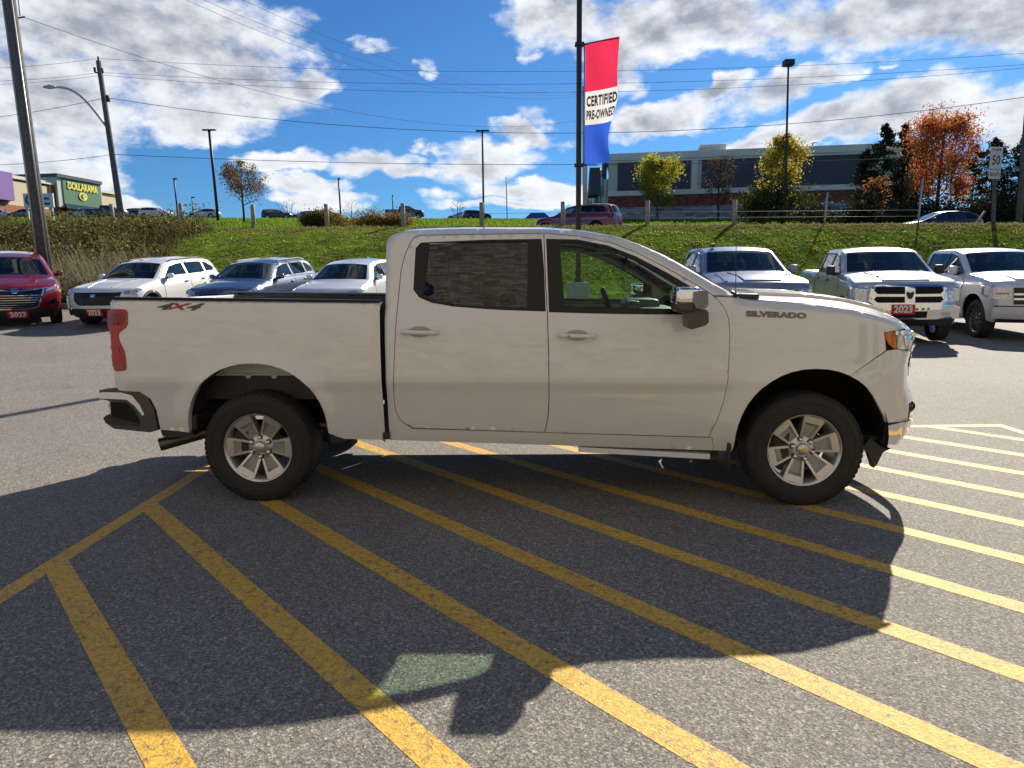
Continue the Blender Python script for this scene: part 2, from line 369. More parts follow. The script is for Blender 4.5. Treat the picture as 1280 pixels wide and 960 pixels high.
# ------------------------------------------------------------------ vehicle shells
class Shell:
    """a car body: a lengthwise outline (its edge line, with crown) and a half-width for every height"""
    def __init__(s, keys, hwt, yfun=None, fil=.05, flares=(), step=.04, smooth=2, p=2.2):
        K = np.array([k[:4] for k in keys], float); s.K = K
        seg = np.linalg.norm(np.diff(K[:, :2], axis=0), axis=1); S = np.concatenate([[0], np.cumsum(seg)])
        n = max(8, int(S[-1]/step)); t = np.linspace(0, S[-1], n)
        T = np.stack([np.interp(t, S, K[:, i]) for i in range(4)], 1)
        for _ in range(smooth): T[1:-1] = (T[:-2]+2*T[1:-1]+T[2:])/4
        s.S = S; s.t = t; s.T = T; s.hwt = np.array(hwt, float); s.yfun = yfun; s.fil = fil; s.flares = flares; s.p = p
        s.A = T[:-1, :2]; s.B = T[1:, :2]
    def half(s, P):
        P = np.asarray(P, float); x, z = P[:, 0], P[:, 1]
        h = np.interp(z, s.hwt[:, 0], s.hwt[:, 1])
        if s.yfun is not None: h = h-s.yfun(x, z)
        for (cx, cz, rx, rz, w, a) in s.flares:
            d = np.sqrt(((x-cx)/rx)**2+((z-cz)/rz)**2)-1
            h = h+a*np.where(d < 0, 1, np.clip(1-d/w, 0, 1)**1.5)
        if s.fil:
            d = segdist(P, s.A, s.B); u = np.clip(1-d/s.fil, 0, 1); h = h-s.fil*(1-np.sqrt(np.clip(1-u*u, 0, 1)))*.9
        return h
    def side(s, P):
        return np.stack([P[:, 0], -s.half(P), P[:, 1]], 1)
    def strip(s, P):            # P = (v lateral metres, t arc length)
        P = np.asarray(P, float); t = P[:, 1]; E = np.stack([np.interp(t, s.t, s.T[:, i]) for i in range(4)], 1)
        if not hasattr(s, 'he'): s.he = s.half(s.T[:, :2])
        h = np.interp(t, s.t, s.he); u = np.clip(np.abs(P[:, 0])/h, 0, 1.0); c = 1-u**s.p
        return np.stack([E[:, 0]+E[:, 2]*c, P[:, 0], E[:, 1]+E[:, 3]*c], 1)
    def he_at(s, t):
        if not hasattr(s, 'he'): s.he = s.half(s.T[:, :2])
        return float(np.interp(t, s.t, s.he))
    def band(s, mb, t0, t1, u0=-1, u1=1, nu=24, mi=0, off=0, step=None):
        ts = [t0]+[t for t in s.t if t0+.01 < t < t1-.01]+[t1]; us = np.linspace(u0, u1, nu+1)
        P = np.array([(u*s.he_at(t), t) for t in ts for u in us])
        if off: Q, _ = mapn(s.strip, np.clip(P, [-1e3, .005], [1e3, s.t[-1]-.005]), off)
        else: Q = s.strip(P)
        m = nu+1; mb.add(Q, [(i*m+j, i*m+j+1, (i+1)*m+j+1, (i+1)*m+j) for i in range(len(ts)-1) for j in range(nu)], mi)
    def sidep(s, mb, poly, holes=(), off=0.0, grid=.05, skirt=.012, mi=0): patch(mb, poly, list(holes), s.side, off, grid, skirt, mi)
    def stripp(s, mb, poly, holes=(), off=0.01, grid=.05, skirt=.012, mi=0): patch(mb, poly, list(holes), s.strip, off, grid, skirt, mi)

def arch_pts(cx, zb, rx, top, n=12, p=2.3):
    """wheel opening as a list of (x,z) from its front foot over the top to its rear foot"""
    out = []
    for i in range(n+1):
        a = math.pi*i/n; c, q_ = math.cos(a), math.sin(a)
        out.append((cx+rx*math.copysign(abs(c)**(2/p), c), zb+(top-zb)*abs(q_)**(2/p)))
    return out
def sym(r): return [(-v, t) for v, t in r][::-1]

def wheel_parts(parent, loc, side, rt, rr, w, style, detail=1, m_rim=None, ang=15):
    """wheel > tyre, rim, (centre_cap, lug_nut); side=-1 is the side towards -y"""
    n = 56 if detail else 28; b = MB(); hub = w*.5
    b.lathe([(.02, -w*.05), (rr*.62, -w*.05), (rr*.62, w*.0), (.02, w*.0)], 24, 0, close=True)     # brake disc and hub behind the spokes
    b.lathe([(.02, -w*.18), (.075, -w*.18), (.085, 0), (.02, 0)], 20, 0)
    if detail: b.obox((-rr*.56, -w*.05, .02), Vector((1,0,0)), Vector((0,1,0)), Vector((0,0,1)), .05, .05, .09, 0)
    wh = b.build('wheel', M['darkmetal'], parent, loc); wh.rotation_euler = (0, 0, 0 if side < 0 else math.pi)
    t = MB(); hw = w/2; sw = hw*1.02
    prof = [(rr*1.0, -hw*.80), (rr*1.02, -hw*.96), (rr*1.10, -sw), (rr+(rt-rr)*.45, -sw*1.04), (rt*.93, -hw*.98), (rt*.975, -hw*.90), (rt*.992, -hw*.80), (rt, -hw*.45), (rt*1.002, 0), (rt, hw*.45),
            (rt*.992, hw*.80), (rt*.975, hw*.90), (rt*.93, hw*.98), (rr+(rt-rr)*.45, sw*1.04), (rr*1.10, sw), (rr*1.0, hw*.8)]
    t.lathe(prof, n, 0)
    if detail:
        # shoulder blocks and raised rings on the sidewall
        K = 64
        for k in range(K):
            a = 2*math.pi*k/K; c, q_ = math.cos(a), math.sin(a); da = .55*math.pi/K
            for sg in (-1, 1):
                V = []
                for (r, y) in ((rt*.945, sg*hw*1.0), (rt*.985, sg*hw*.90), (rt*1.006, sg*hw*.62), (rt*.97, sg*hw*.62)):
                    for d in (-da, da): V.append((r*math.cos(a+d), y*1.012, r*math.sin(a+d)))
                t.add(V, [(0,1,3,2), (2,3,5,4), (0,2,4,6), (1,7,5,3)], 0, False)
        for rr_ in (.70, .80):
            r0 = rr+(rt-rr)*(rr_-.2); t.lathe([(r0-.006, -sw*1.035), (r0, -sw*1.06), (r0+.006, -sw*1.035)], n, 0)
    t.build('tyre', M['rubber'], wh)
    r = MB()
    r.lathe([(rr*.99, -hw*.86), (rr*1.03, -hw*.90), (rr*1.03, -hw*.84), (rr*.985, -hw*.80), (rr*.945, -hw*.74), (rr*.90, -hw*.30), (rr*.88, hw*.7)], n, 0)
    if style == 'six':
        f0 = -hw*.80
        for k in range(6):
            a = 2*math.pi*k/6+R(ang)
            def pt(rad, tang, y):
                return (rad*math.cos(a)-tang*math.sin(a), y, rad*math.sin(a)+tang*math.cos(a))
            ro = rr*.965
            # broad spoke: two raised ribs running out to the rim and a recessed fan between them
            for sg in (-1, 1):
                w0, w1 = .034, .074; th = .013
                V = [pt(.055, sg*(w0-th), f0+.042), pt(.055, sg*(w0+.004), f0+.042), pt(ro, sg*(w1), f0+.004), pt(ro, sg*(w1-th*1.3), f0+.004),
                     pt(.055, sg*(w0-th), f0+.10), pt(.055, sg*(w0+.004), f0+.10), pt(ro, sg*w1, f0+.07), pt(ro, sg*(w1-th*1.3), f0+.07)]
                F = [(0,1,2,3), (0,3,7,4), (1,5,6,2), (3,2,6,7)]
                r.add(V, F if sg > 0 else [x[::-1] for x in F], 0, False)
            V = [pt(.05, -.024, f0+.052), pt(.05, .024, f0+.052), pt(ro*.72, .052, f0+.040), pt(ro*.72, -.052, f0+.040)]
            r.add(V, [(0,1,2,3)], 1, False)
            V = [pt(ro*.72, -.053, f0+.040), pt(ro*.72, .053, f0+.040), pt(ro*.79, .058, f0+.012), pt(ro*.79, -.058, f0+.012), pt(ro*.985, .066, f0+.003), pt(ro*.985, -.066, f0+.003)]
            r.add(V, [(0,1,2,3), (3,2,4,5)], 0, False)
        r.lathe([(.001, f0+.035), (.05, f0+.035), (.088, f0+.040), (.092, f0+.052), (.092, f0+.10)], 36, 0)
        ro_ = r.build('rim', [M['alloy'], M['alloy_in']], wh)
        c = MB(); c.lathe([(.001, f0+.004), (.030, f0+.005), (.040, f0+.012), (.043, f0+.022), (.043, f0+.045)], 28, 0)
        # gold bow tie on the cap
        bt = [(-.026,-.006),(-.009,-.006),(-.009,-.011),(.011,-.011),(.011,-.006),(.028,-.006),(.024,.006),(.009,.006),(.009,.011),(-.011,.011),(-.011,.006),(-.022,.006)]
        c.prism([(x*.9, z*.9) for x, z in bt], f0+.001, f0+.006, 1)
        c.build('centre_cap', [M['alloy'], M['gold']], wh)
        for k in range(6):
            a = 2*math.pi*k/6+R(ang+30); b_ = MB(); cx, cz = .069*math.cos(a), .069*math.sin(a)
            b_.lathe([(.0145, f0+.05), (.0145, f0+.020), (.012, f0+.012), (.006, f0+.008), (.0005, f0+.007)], 12, 0, center=(cx, 0, cz))
            b_.lathe([(.021, f0+.036), (.015, f0+.0355)], 12, 1, center=(cx, 0, cz))
            b_.build('lug_nut', [M['chrome'], M['gap']], wh)
    else:
        K = style; f0 = -hw*.72
        for k in range(K):
            a = 2*math.pi*k/K+.2; ca, sa = math.cos(a), math.sin(a)
            V = []
            for (rad, tg, y) in ((rr*.14, rr*.075, f0+.02), (rr*.95, rr*.085, f0)):
                for sg in (-1, 1):
                    V += [(rad*ca-sg*tg*sa, y, rad*sa+sg*tg*ca), (rad*ca-sg*tg*sa, y+.04, rad*sa+sg*tg*ca)]
            r.add(V, [(0,2,6,4), (0,4,5,1), (2,3,7,6)], 0, False)
        r.lathe([(.001, f0), (rr*.17, f0+.005), (rr*.2, f0+.03)], 20, 0)
        r.build('rim', m_rim or M['alloy'], wh)
    return wh

def seat(b, x, y, z, w=.5, h=.66, hr=True, mi=0):
    b.box(x-.05, x+.48, y-w/2, y+w/2, z-.14, z, mi, .05)
    for i in range(1):
        V = MB(); V.box(-.07, .07, -w/2, w/2, 0, h, mi, .06)
        a = R(-14); c, s_ = math.cos(a), math.sin(a)
        for k, vv in enumerate(V.v): V.v[k] = np.stack([x+vv[:, 0]*c+vv[:, 2]*s_, y+vv[:, 1], z-.05-vv[:, 0]*s_+vv[:, 2]*c], 1)
        b.v += V.v; b.f += [[i+b.n for i in f] for f in V.f]; b.mi += V.mi; b.sm += V.sm; b.n += V.n
    if hr: b.box(x-.26, x-.17, y-.12, y+.12, z+h*.92, z+h*.92+.19, mi, .04)

def vehicle(name, sp, loc, rz, label, cat, group=None, simple=False):
    """a parked car or pickup from its specification"""
    root = empty(name, loc, rz, label, cat, group)
    g = sp.get('grid', .07); keys = sp['keys']; sh = Shell(keys, sp['hw'], sp.get('yfun'), sp.get('fil', .06), sp.get('flares', ()), step=sp.get('step', .05), smooth=sp.get('smooth', 2))
    paint = sp['paint']; S = sh.S; seg = sp['seg']   # seg: name -> (key index from, to)
    wb, rt = sp['wb'], sp['rt']; zs = sp['sill']; rx = rt+.06
    # side skin
    out = [tuple(p) for p in densify([tuple(k[:2]) for k in keys], .05, closed=False)]
    k0, k1 = keys[0][:2], keys[-1][:2]
    prof = [tuple(q) for q in sh.T[:, :2]]
    aR = arch_pts(0, zs, rx, rt*2+.07 if not sp.get('truck') else rt*2+.13); aF = arch_pts(wb, zs, rx, rt*2+.07 if not sp.get('truck') else rt*2+.13)
    bottom = [(k1[0]+.02, k1[1])] if False else []
    poly = prof+[(aR[-1][0], zs)][:0]+aR[::-1]+aF[::-1]      # profile runs front->rear; bottom runs rear->front
    body = MB()
    win = sp['win']; trim = sp.get('trim', .025)
    wpoly = [(p[0], p[1]) for p in win]
    hole = offset_poly(wpoly, .012)
    one = MB(); sh.sidep(one, poly[::-1], [hole], 0, g, .02)
    for side_ in (one, one.mirror_y()): 
        body.v += side_.v; body.f += [[i+body.n for i in f] for f in side_.f]; body.mi += side_.mi; body.sm += side_.sm; body.n += side_.n
    glassy = ('windshield', 'rear_window')
    i = 0
    for nm, (a, b_) in seg.items():
        ta, tb = S[a], S[b_]
        if nm in glassy:
            sh.band(body, ta, tb, -1, -.93, 2); sh.band(body, ta, tb, .93, 1, 2)
            q = MB(); sh.band(q, ta, tb, -.93, .93, 20); q.build(nm, sp.get('glass', M['glass_car']), root)
        elif nm == 'skip': pass
        else: sh.band(body, ta, tb, -1, 1, 22, 1 if nm in ('lower', 'bedtop') else 0)
    body_o = body.build('body', [paint, M['plastic']], root)
    # lower black cladding
    if sp.get('clad'):
        c = MB(); zc = zs+.13
        for (xa, xb) in ((aR[0][0]+.01, aF[-1][0]-.01),): sh.sidep(c, [(xa, zs), (xb, zs), (xb, zc), (xa, zc)], (), .012, g, .02)
        for A in (aR, aF):
            cx = 0 if A is aR else wb
            o2 = arch_pts(cx, zs, rx+.06, rt*2+.13); sh.sidep(c, (A+o2[::-1]) , (), .014, .05, .02)
        c2 = c.mirror_y(); c.v += c2.v; c.f += [[i+c.n for i in f] for f in c2.f]; c.mi += c2.mi; c.sm += c2.sm; c.n += c2.n
        c.build('wheel_arch_cladding', sp['clad'], root)
    # side windows: dark trim with panes
    panes = sp['panes']
    for sgn in (0, 1):
        t = MB(); sh.sidep(t, wpoly, [offset_poly(p, 0) for p in panes], .004, g, .01)
        if sgn: t = t.mirror_y()
        to = t.build('window_trim', M['black_trim'], root)
        for p in panes:
            q = MB(); sh.sidep(q, p, (), -.006, g, 0)
            if sgn: q = q.mirror_y()
            q.build('window', sp.get('glass_side', M['glass_car']), root)
        if sp.get('chrome_belt'):
            xs = [p[0] for p in wpoly]; zb = min(p[1] for p in wpoly)
            t = MB(); sh.sidep(t, [(min(xs)+.05, zb-.02), (max(xs)-.05, zb-.02), (max(xs)-.05, zb-.002), (min(xs)+.05, zb-.002)], (), .008, .08, .01)
            if sgn: t = t.mirror_y()
            t.build('belt_moulding', M['chrome'], root)
    # door seams, handles
    if not simple:
        for sgn in (0, 1):
            q = MB()
            for ln in sp['seams']:
                l = densify(ln, .06, closed=False)
                nrm_ = np.array([-(l[-1]-l[0])[1], (l[-1]-l[0])[0]]); nrm_ /= np.linalg.norm(nrm_)
                P = np.concatenate([l-nrm_*.005, (l+nrm_*.005)[::-1]]); sh.sidep(q, [tuple(x) for x in P], (), .0025, .05, .003)
            if sgn: q = q.mirror_y()
            q.build('door_seam', M['gap'], root)
            for (hx, hz) in sp['handles']:
                q = MB(); h = float(sh.half(np.array([[hx, hz]]))[0]); q.box(hx-.09, hx+.09, -h-.045, -h-.018, hz-.014, hz+.014, 0, .008)
                q.box(hx-.08, hx-.06, -h-.03, -h+.01, hz-.012, hz+.012); q.box(hx+.06, hx+.08, -h-.03, -h+.01, hz-.012, hz+.012)
                if sgn: q = q.mirror_y()
                q.build('door_handle', sp.get('handle_mat', paint), root)
    # mirrors
    mx_, mz = sp['mirror']; ms = sp.get('mirror_size', (.10, .13, .16))
    for sgn in (0, 1):
        q = MB(); h = float(sh.half(np.array([[mx_, mz]]))[0])
        q.box(mx_-ms[0]*.45, mx_+ms[0]*.55, -h-.05-ms[1]*1.45, -h-.05, mz-.01, mz+ms[2]*.9, 0, .035)
        q.box(mx_-.03, mx_+.04, -h-.10, -h+.02, mz-.03, mz+.04, 1, .01)
        if sgn: q = q.mirror_y()
        q.build('side_mirror', [sp.get('mirror_mat', paint), M['plastic']], root)
    # wheels
    hwl = float(np.interp(rt, sh.hwt[:, 0], sh.hwt[:, 1]))
    for wx in (0, wb):
        for sd in (-1, 1):
            wheel_parts(root, (wx, sd*(hwl-.14), rt), sd, rt, sp.get('rr', rt*.68), .24, sp.get('spokes', 10), detail=0, m_rim=sp.get('rim'))
    # wheel tubs, floor
    q = MB()
    for wx in (0, wb):
        for sd in (-1, 1):
            y0, y1 = sd*.5, sd*(hwl-.02); n = 12; V = []
            for k in range(n+1):
                a = math.pi*k/n; x = wx+(rx+.01)*math.cos(a); z = zs-.02+(rt*2+.09-zs if not sp.get('truck') else rt*2+.14-zs)*math.sin(a); V += [(x, y0, z), (x, y1, z)]
            q.add(V, [(2*k, 2*k+1, 2*k+3, 2*k+2) for k in range(n)], 0)
            V2 = [V[2*k] for k in range(n+1)]; q.add(V2, [tuple(range(n+1))], 0, False)
    q.box(-.7, wb+.55, -.62, .62, zs-.03, zs+.06)
    q.box(rx+.02, wb-rx-.02, -hwl+.06, hwl-.06, zs-.02, zs+.03)
    if sp.get('beltbox'):
        x0, x1, zt = sp['beltbox']; q.box(x0, x1, -hwl+.14, hwl-.14, zs+.06, zt)
    q.build('chassis', M['gap'], root)
    if sp.get('seats'):
        q = MB()
        for (x, y, z) in sp['seats']: seat(q, x, y, z)
        q.build('seats', M['seat'], root)
        (dx, dz) = sp['dash']; q = MB(); q.box(dx-.3, dx+.25, -.68, .68, dz-.35, dz, 0, .06); q.build('dashboard', M['dash'], root)
        q = MB(); V = [(dx-.42+.05*math.sin(a), .36+.18*math.cos(a), dz+.0+.17*math.sin(a)) for a in np.linspace(0, 2*math.pi, 17)]; q.tube(V, .015, 6, 0, False); q.build('steering_wheel', M['plastic'], root)
    ctx = dict(root=root, sh=sh, S=S, paint=paint)
    if sp.get('front'): sp['front'](ctx)
    return root

def plate(ctx, t, v=0, off=.03, txt='2023', w=.40, h=.17):
    sh = ctx['sh']; b = MB(); sh.stripp(b, [(v-w/2, t-h/2), (v+w/2, t-h/2), (v+w/2, t+h/2), (v-w/2, t+h/2)], (), off, .1, .012)
    o = b.build('licence_plate', M['plate_red'], ctx['root'])
    V, F = textmesh(txt, .16, .006)
    # the strip's lateral axis runs to the car's left = the reader's right
    P = np.stack([V[:, 0]+v, V[:, 1]+t], 1); Q, _ = mapn(sh.strip, P, off+.004); b = MB(); b.add(Q, F, 0, False); b.build('plate_number', M['plate_white'], o)
def both(poly): return [poly, [(-a, b) for a, b in poly][::-1]]
def lamp(ctx, poly, sidepoly=None, m='clear_lens', off=.006, name='headlight', inner=None):
    for i, P in enumerate(both(poly)):
        b = MB(); ctx['sh'].stripp(b, P, (), off, .05, .01)
        if sidepoly:
            c = MB(); ctx['sh'].sidep(c, sidepoly, (), off, .04, .01)
            if P is not poly: c2 = c
            # strip polygons with v>0 are on +y: use the mirrored side piece there
            if (sum(a for a, _ in P) > 0): c = c.mirror_y()
            b.v += c.v; b.f += [[k+b.n for k in f] for f in c.f]; b.mi += c.mi; b.sm += c.sm; b.n += c.n
        o = b.build(name, M[m], ctx['root'])
        if inner:
            for (pp, mm, nn) in inner:
                q = both(pp)[i]; b2 = MB(); ctx['sh'].stripp(b2, q, (), off+.006, .05, .008); b2.build(nn, M[mm], o)
# ------------------------------------------------------------------ the white pickup in the foreground
YAW = R(-3.346)
UX = Vector((math.cos(YAW), math.sin(YAW), 0)); UY = Vector((-math.sin(YAW), math.cos(YAW), 0))
HO = Vector((-1.7873, 4.7396, 0)) + UY*1.0
def hero():
    root = empty('pickup_truck', HO, YAW, 'large white crew cab pickup truck parked side-on over the yellow hatching', 'pickup truck')
    W = M['white']
    HW = [(.28,.93),(.40,.965),(.47,.985),(.55,.995),(.70,1.006),(.80,1.016),(.845,1.028),(.875,1.030),(1.0,1.024),(1.15,1.016),(1.25,1.004),(1.31,.990),(1.36,.968),(1.42,.948),(1.60,.885),(1.80,.812),(1.92,.765)]
    BW = [(.28,.93),(.45,.975),(.55,.99),(.70,1.003),(.80,1.014),(.845,1.026),(.875,1.029),(1.0,1.024),(1.15,1.018),(1.25,1.010),(1.33,1.000),(1.40,.990),(1.5,.97)]
    fl = [(0.02,.56,.505,.44,.24,.020),(3.765,.52,.50,.43,.24,.020)]
    top = [(4.405,.405,.25,0),(4.45,.46,.28,0),(4.475,.60,.28,0),(4.465,.70,.28,0),(4.40,.80,.27,0),(4.39,.95,.27,0),(4.42,1.05,.27,0),(4.43,1.12,.27,0),(4.40,1.185,.24,.01),
           (4.32,1.235,.20,.03),(4.20,1.275,.16,.05),(4.0,1.325,.12,.055),(3.75,1.36,.08,.055),(3.45,1.385,.05,.045),(3.30,1.395,.05,.03),
           (3.24,1.43,.13,.012),(3.10,1.51,.14,.012),(2.95,1.602,.13,.015),(2.80,1.69,.11,.018),(2.64,1.765,.09,.02),(2.50,1.815,.06,.03),(2.28,1.855,.02,.04),(2.0,1.876,0,.045),(1.41,1.885,0,.045),(1.05,1.878,0,.045),(.945,1.855,-.02,.03),(.915,1.80,-.03,0),(.925,1.60,-.04,0),(.93,1.35,-.05,0),(.93,.46,-.02,0)]
    def yf(x, z): return np.where(x > 4.02, .62*np.clip((x-4.02), 0, 1)**2.1, 0)+.0*z
    cab = Shell(top, HW, yf, .045, fl, step=.025, smooth=2, p=2.4)
    S = cab.S
    SIL = [tuple(q) for q in cab.T[:, :2]]
    def prof_between(x0, x1, zmin): return [q for q in SIL if x0 <= q[0] <= x1 and q[1] > zmin]
    g = .028
    S3 = [(2.01,1.845),(2.25,1.822),(2.47,1.772),(2.62,1.71),(2.80,1.615),(3.0,1.50),(3.12,1.42),(3.185,1.345),(3.212,1.27),(3.220,1.16),(3.215,.87),(3.20,.74),(3.165,.60),(3.11,.475)]
    S2 = [(2.005,1.845),(2.018,1.5),(2.030,1.30),(2.038,1.0),(2.040,.76),(2.032,.62),(2.01,.505)]
    S1 = [(1.09,1.79),(1.06,1.72),(1.035,1.60),(1.022,1.37),(.995,.95),(.985,.76),(.99,.66),(1.02,.59),(1.10,.535)]
    rear_door = [(1.16,1.842)]+[(1.115,1.825)]+S1+S2[::-1]
    front_door = S2[::-1][:0]+S2+[(3.11,.475)]+S3[::-1][1:-1]
    wR = [(1.13,1.755),(1.165,1.792),(1.60,1.806),(1.990,1.807),(2.008,1.60),(2.018,1.325),(1.70,1.338),(1.41,1.36),(1.25,1.388),(1.165,1.425),(1.125,1.475)]
    gR = [(1.225,1.785),(1.60,1.791),(1.895,1.791),(1.895,1.352),(1.60,1.362),(1.41,1.378),(1.28,1.40),(1.195,1.435)]
    wF = [(2.020,1.807),(2.23,1.800),(2.43,1.758),(2.62,1.682),(2.83,1.568),(2.99,1.47),(2.99,1.30),(2.95,1.298),(2.5,1.305),(2.040,1.320)]
    gF = [(2.11,1.785),(2.25,1.778),(2.42,1.740),(2.60,1.662),(2.80,1.552),(2.90,1.490),(2.90,1.335),(2.5,1.345),(2.145,1.352)]
    def two(build):
        for sg in (0, 1): build(sg)
    def put(mb, name, m, par, sg):
        if sg: mb = mb.mirror_y()
        return mb.build(name, m, par)
    # arches
    aR = arch_pts(.02, .50, .495, .99, 22, 2.15); aF = arch_pts(3.77, .40, .492, .945, 22, 2.15)
    # cab shell: C-shaped panel round the doors
    roofline = [q for q in SIL if q[0] <= 3.262 and q[1] > 1.40]          # from the windshield foot to the rear of the cab
    cabpoly = roofline+[(.93,1.40),(.93,.445),(3.155,.375)]+[(3.135,.472)]+[(3.11,.475)][:0]+[(1.10,.530)]+S1[::-1][1:]+[(1.115,1.828),(1.16,1.845)]+[(2.01,1.848)]+S3[1:7]
    def bcab(sg):
        b = MB(); cab.sidep(b, offset_poly(cabpoly, .0022), (), 0, g, .02); 
        if not sg:
            cab.band(b, S[15]-.02, S[20], -1, -.925, 3); cab.band(b, S[15]-.02, S[20], .925, 1, 3)
            cab.band(b, S[20], S[26], -1, 1, 40); cab.band(b, S[26], S[27]+.02, -1, 1, 30); cab.band(b, S[28]-.02, S[29], -1, 1, 20)
            cab.band(b, S[27], S[28], -1, -.82, 4); cab.band(b, S[27], S[28], .82, 1, 4)
        o = put(b, 'cab_shell', W, root, sg)
    two(bcab)
    q = MB(); cab.band(q, S[20]-.20, S[20]+.02, -.94, .94, 20, off=-.014); q.build('windshield_light_mask', M['liner'], root)  # strip added inside the glass top to trim the sunlight coming through
    q = MB(); cab.band(q, S[15], S[20], -.93, .93, 30, off=-.004); q.build('windshield', M['glass_f'], root)
    q = MB(); cab.band(q, S[27], S[28], -.83, .83, 12, off=-.006); q.build('rear_window', M['glass_r'], root)
    # shell coloured black so that the panel gaps in front look shaded
    def bgap(sg):
        b = MB(); back = [(.95,1.36),(.95,.47),(3.16,.40)]+[(3.27,.50),(3.30,.70),(3.40,.88),(3.56,1.0),(3.77,1.03),(4.0,1.0),(4.18,.88),(4.27,.70),(4.29,.58),(4.30,1.16),(4.0,1.27),(3.4,1.345),(3.20,1.38),(3.10,1.38)]+[(2.96,1.26),(2.04,1.285),(1.7,1.30),(1.41,1.32),(1.2,1.38),(1.06,1.37)]
        cab.sidep(b, back, (), -.028, .08, 0)
        band_ = [(1.02,1.36),(1.08,1.40),(1.08,1.74),(1.16,1.835),(2.0,1.84),(2.25,1.82),(2.45,1.775),(2.62,1.705),(2.80,1.61),(2.98,1.50),(3.1,1.42),(3.2,1.36),(3.2,1.44),(2.95,1.59),(2.80,1.675),(2.62,1.755),(2.45,1.805),(2.25,1.842),(2.0,1.862),(1.10,1.865),(.97,1.82),(.96,1.36)]
        cab.sidep(b, band_, (), -.026, .08, 0)
        pil = [(1.955,1.82),(2.065,1.82),(2.085,1.30),(1.955,1.30)]; cab.sidep(b, pil, (), -.030, .08, 0)
        put(b, 'gap_backing', M['gap'], root, sg)
    two(bgap)
    def door(name, poly, win, gl, gm, hx, hz, sg, keyhole):
        b = MB(); cab.sidep(b, offset_poly(poly, .0028), [offset_poly(win, .012)], 0, g, .022); d = put(b, name, W, root, sg)
        b = MB(); cab.sidep(b, win, [gl], .0015, g, .014); 
        put(b, 'window_trim', M['black_trim'], d, sg)
        b = MB(); cab.sidep(b, offset_poly(gl, -.004), (), -.008, .06, 0); put(b, 'window', gm, d, sg)
        # flat ellipse in the shaded alloy standing for the recess, and grip
        b = MB(); h = float(cab.half(np.array([[hx, hz]]))[0])
        e = [(hx+.078*math.cos(a), hz-.0+.037*math.sin(a)) for a in np.linspace(0, 2*math.pi, 25)[:-1]]
        cab.sidep(b, e, (), .0012, .02, .002, 1)
        pts = [(hx-.130,-h-.018,hz+.004),(hx-.115,-h-.034,hz+.003),(hx-.06,-h-.043,hz+.001),(hx,-h-.046,hz-.001),(hx+.06,-h-.043,hz-.002),(hx+.115,-h-.034,hz-.003),(hx+.130,-h-.018,hz-.004)]
        c = MB(); c.tube([(a, 0, 0) for a in (0, .001)], .001, 4); 
        V = []; F = []; n = 10
        for (px, py, pz) in pts:
            sc = .6 if abs(px-hx) > .125 else 1
            for k in range(n):
                a = 2*math.pi*k/n; V.append((px, py+.009*math.cos(a)*sc, pz+.0155*math.sin(a)*sc))
        for i in range(len(pts)-1):
            for k in range(n): F.append((i*n+k, (i+1)*n+k, (i+1)*n+(k+1) % n, i*n+(k+1) % n))
        F += [tuple(range(n)), tuple((len(pts)-1)*n+k for k in range(n))[::-1]]; b.add(V, F, 0)
        for s_ in (-1, 1): b.box(hx+s_*.115-.014, hx+s_*.115+.014, -h-.03, -h+.005, hz-.011, hz+.012, 0, .004)
        if keyhole: b.lathe([(.0005, -h-.055), (.007, -h-.055), (.007, -h-.04)], 12, 1, center=(hx-.055, 0, hz))
        put(b, 'door_handle', [W, M['alloy_in']], d, sg)
    two(lambda sg: door('rear_door', rear_door, wR, gR, M['glass_r'], 1.175, 1.196, sg, False))
    two(lambda sg: door('front_door', front_door, wF, gF, M['glass_f'], 2.225, 1.168, sg, True))
    # fender, hood, fascia
    cut = [(3.985,.93),(4.26,1.075)]
    hood_l = [q for q in SIL if q[0] >= 3.28 and q[1] > 1.12]
    fend = [q for q in hood_l if q[1] > 1.185]
    fender = [q for q in fend]+[(3.26,1.405),(3.20,1.405),(3.125,1.418)][:2]+[(3.13,1.415)]+S3[7:]+[(3.135,.472),(3.155,.378),(3.262,.375)]+aF[::-1][:17]+[(3.99,.925),(4.22,1.062),(4.245,1.13),(4.25,1.178)]
    aFr = [p for p in aF]  # front foot first
    idx = min(range(len(aFr)), key=lambda i: abs(aFr[i][0]-3.99)+abs(aFr[i][1]-.925)); fender = fend+[(3.26,1.405),(3.20,1.41),(3.13,1.415)]+S3[7:]+[(3.135,.472),(3.155,.378),(3.272,.375)]+[p for p in aFr[::-1][:len(aFr)-idx]]+[(4.225,1.062),(4.215,1.13),(4.205,1.175)]
    def bf(sg):
        b = MB(); cab.sidep(b, offset_poly(fender, .0010), (), 0, g, .02); put(b, 'fender', W, root, sg)
        fas = aFr[:idx+1][::-1]+[(4.262,.565)]+[(4.42,.565)] ; fr = [q for q in SIL if q[0] > 4.2 and .555 < q[1] < 1.045]
        fascia = aFr[4:idx+1][::-1]+[(4.275,.575)]+fr+[(4.30,1.064),(4.231,1.056)]
        b = MB(); cab.sidep(b, offset_poly(fascia, .0006), (), 0, g, .02)
        put(b, 'front_fascia', W, root, sg)
        # headlight: amber end, chrome brow, clear lens wrapping to the nose
        b = MB(); cab.sidep(b, [(4.208,1.174),(4.282,1.180),(4.300,1.070),(4.275,1.070),(4.238,1.105),(4.215,1.14)], (), .003, .02, .01); a_ = put(b, 'headlight', M['amber'], root, sg)
        fr2 = [q for q in SIL if q[0] > 4.3 and 1.06 < q[1] < 1.178]
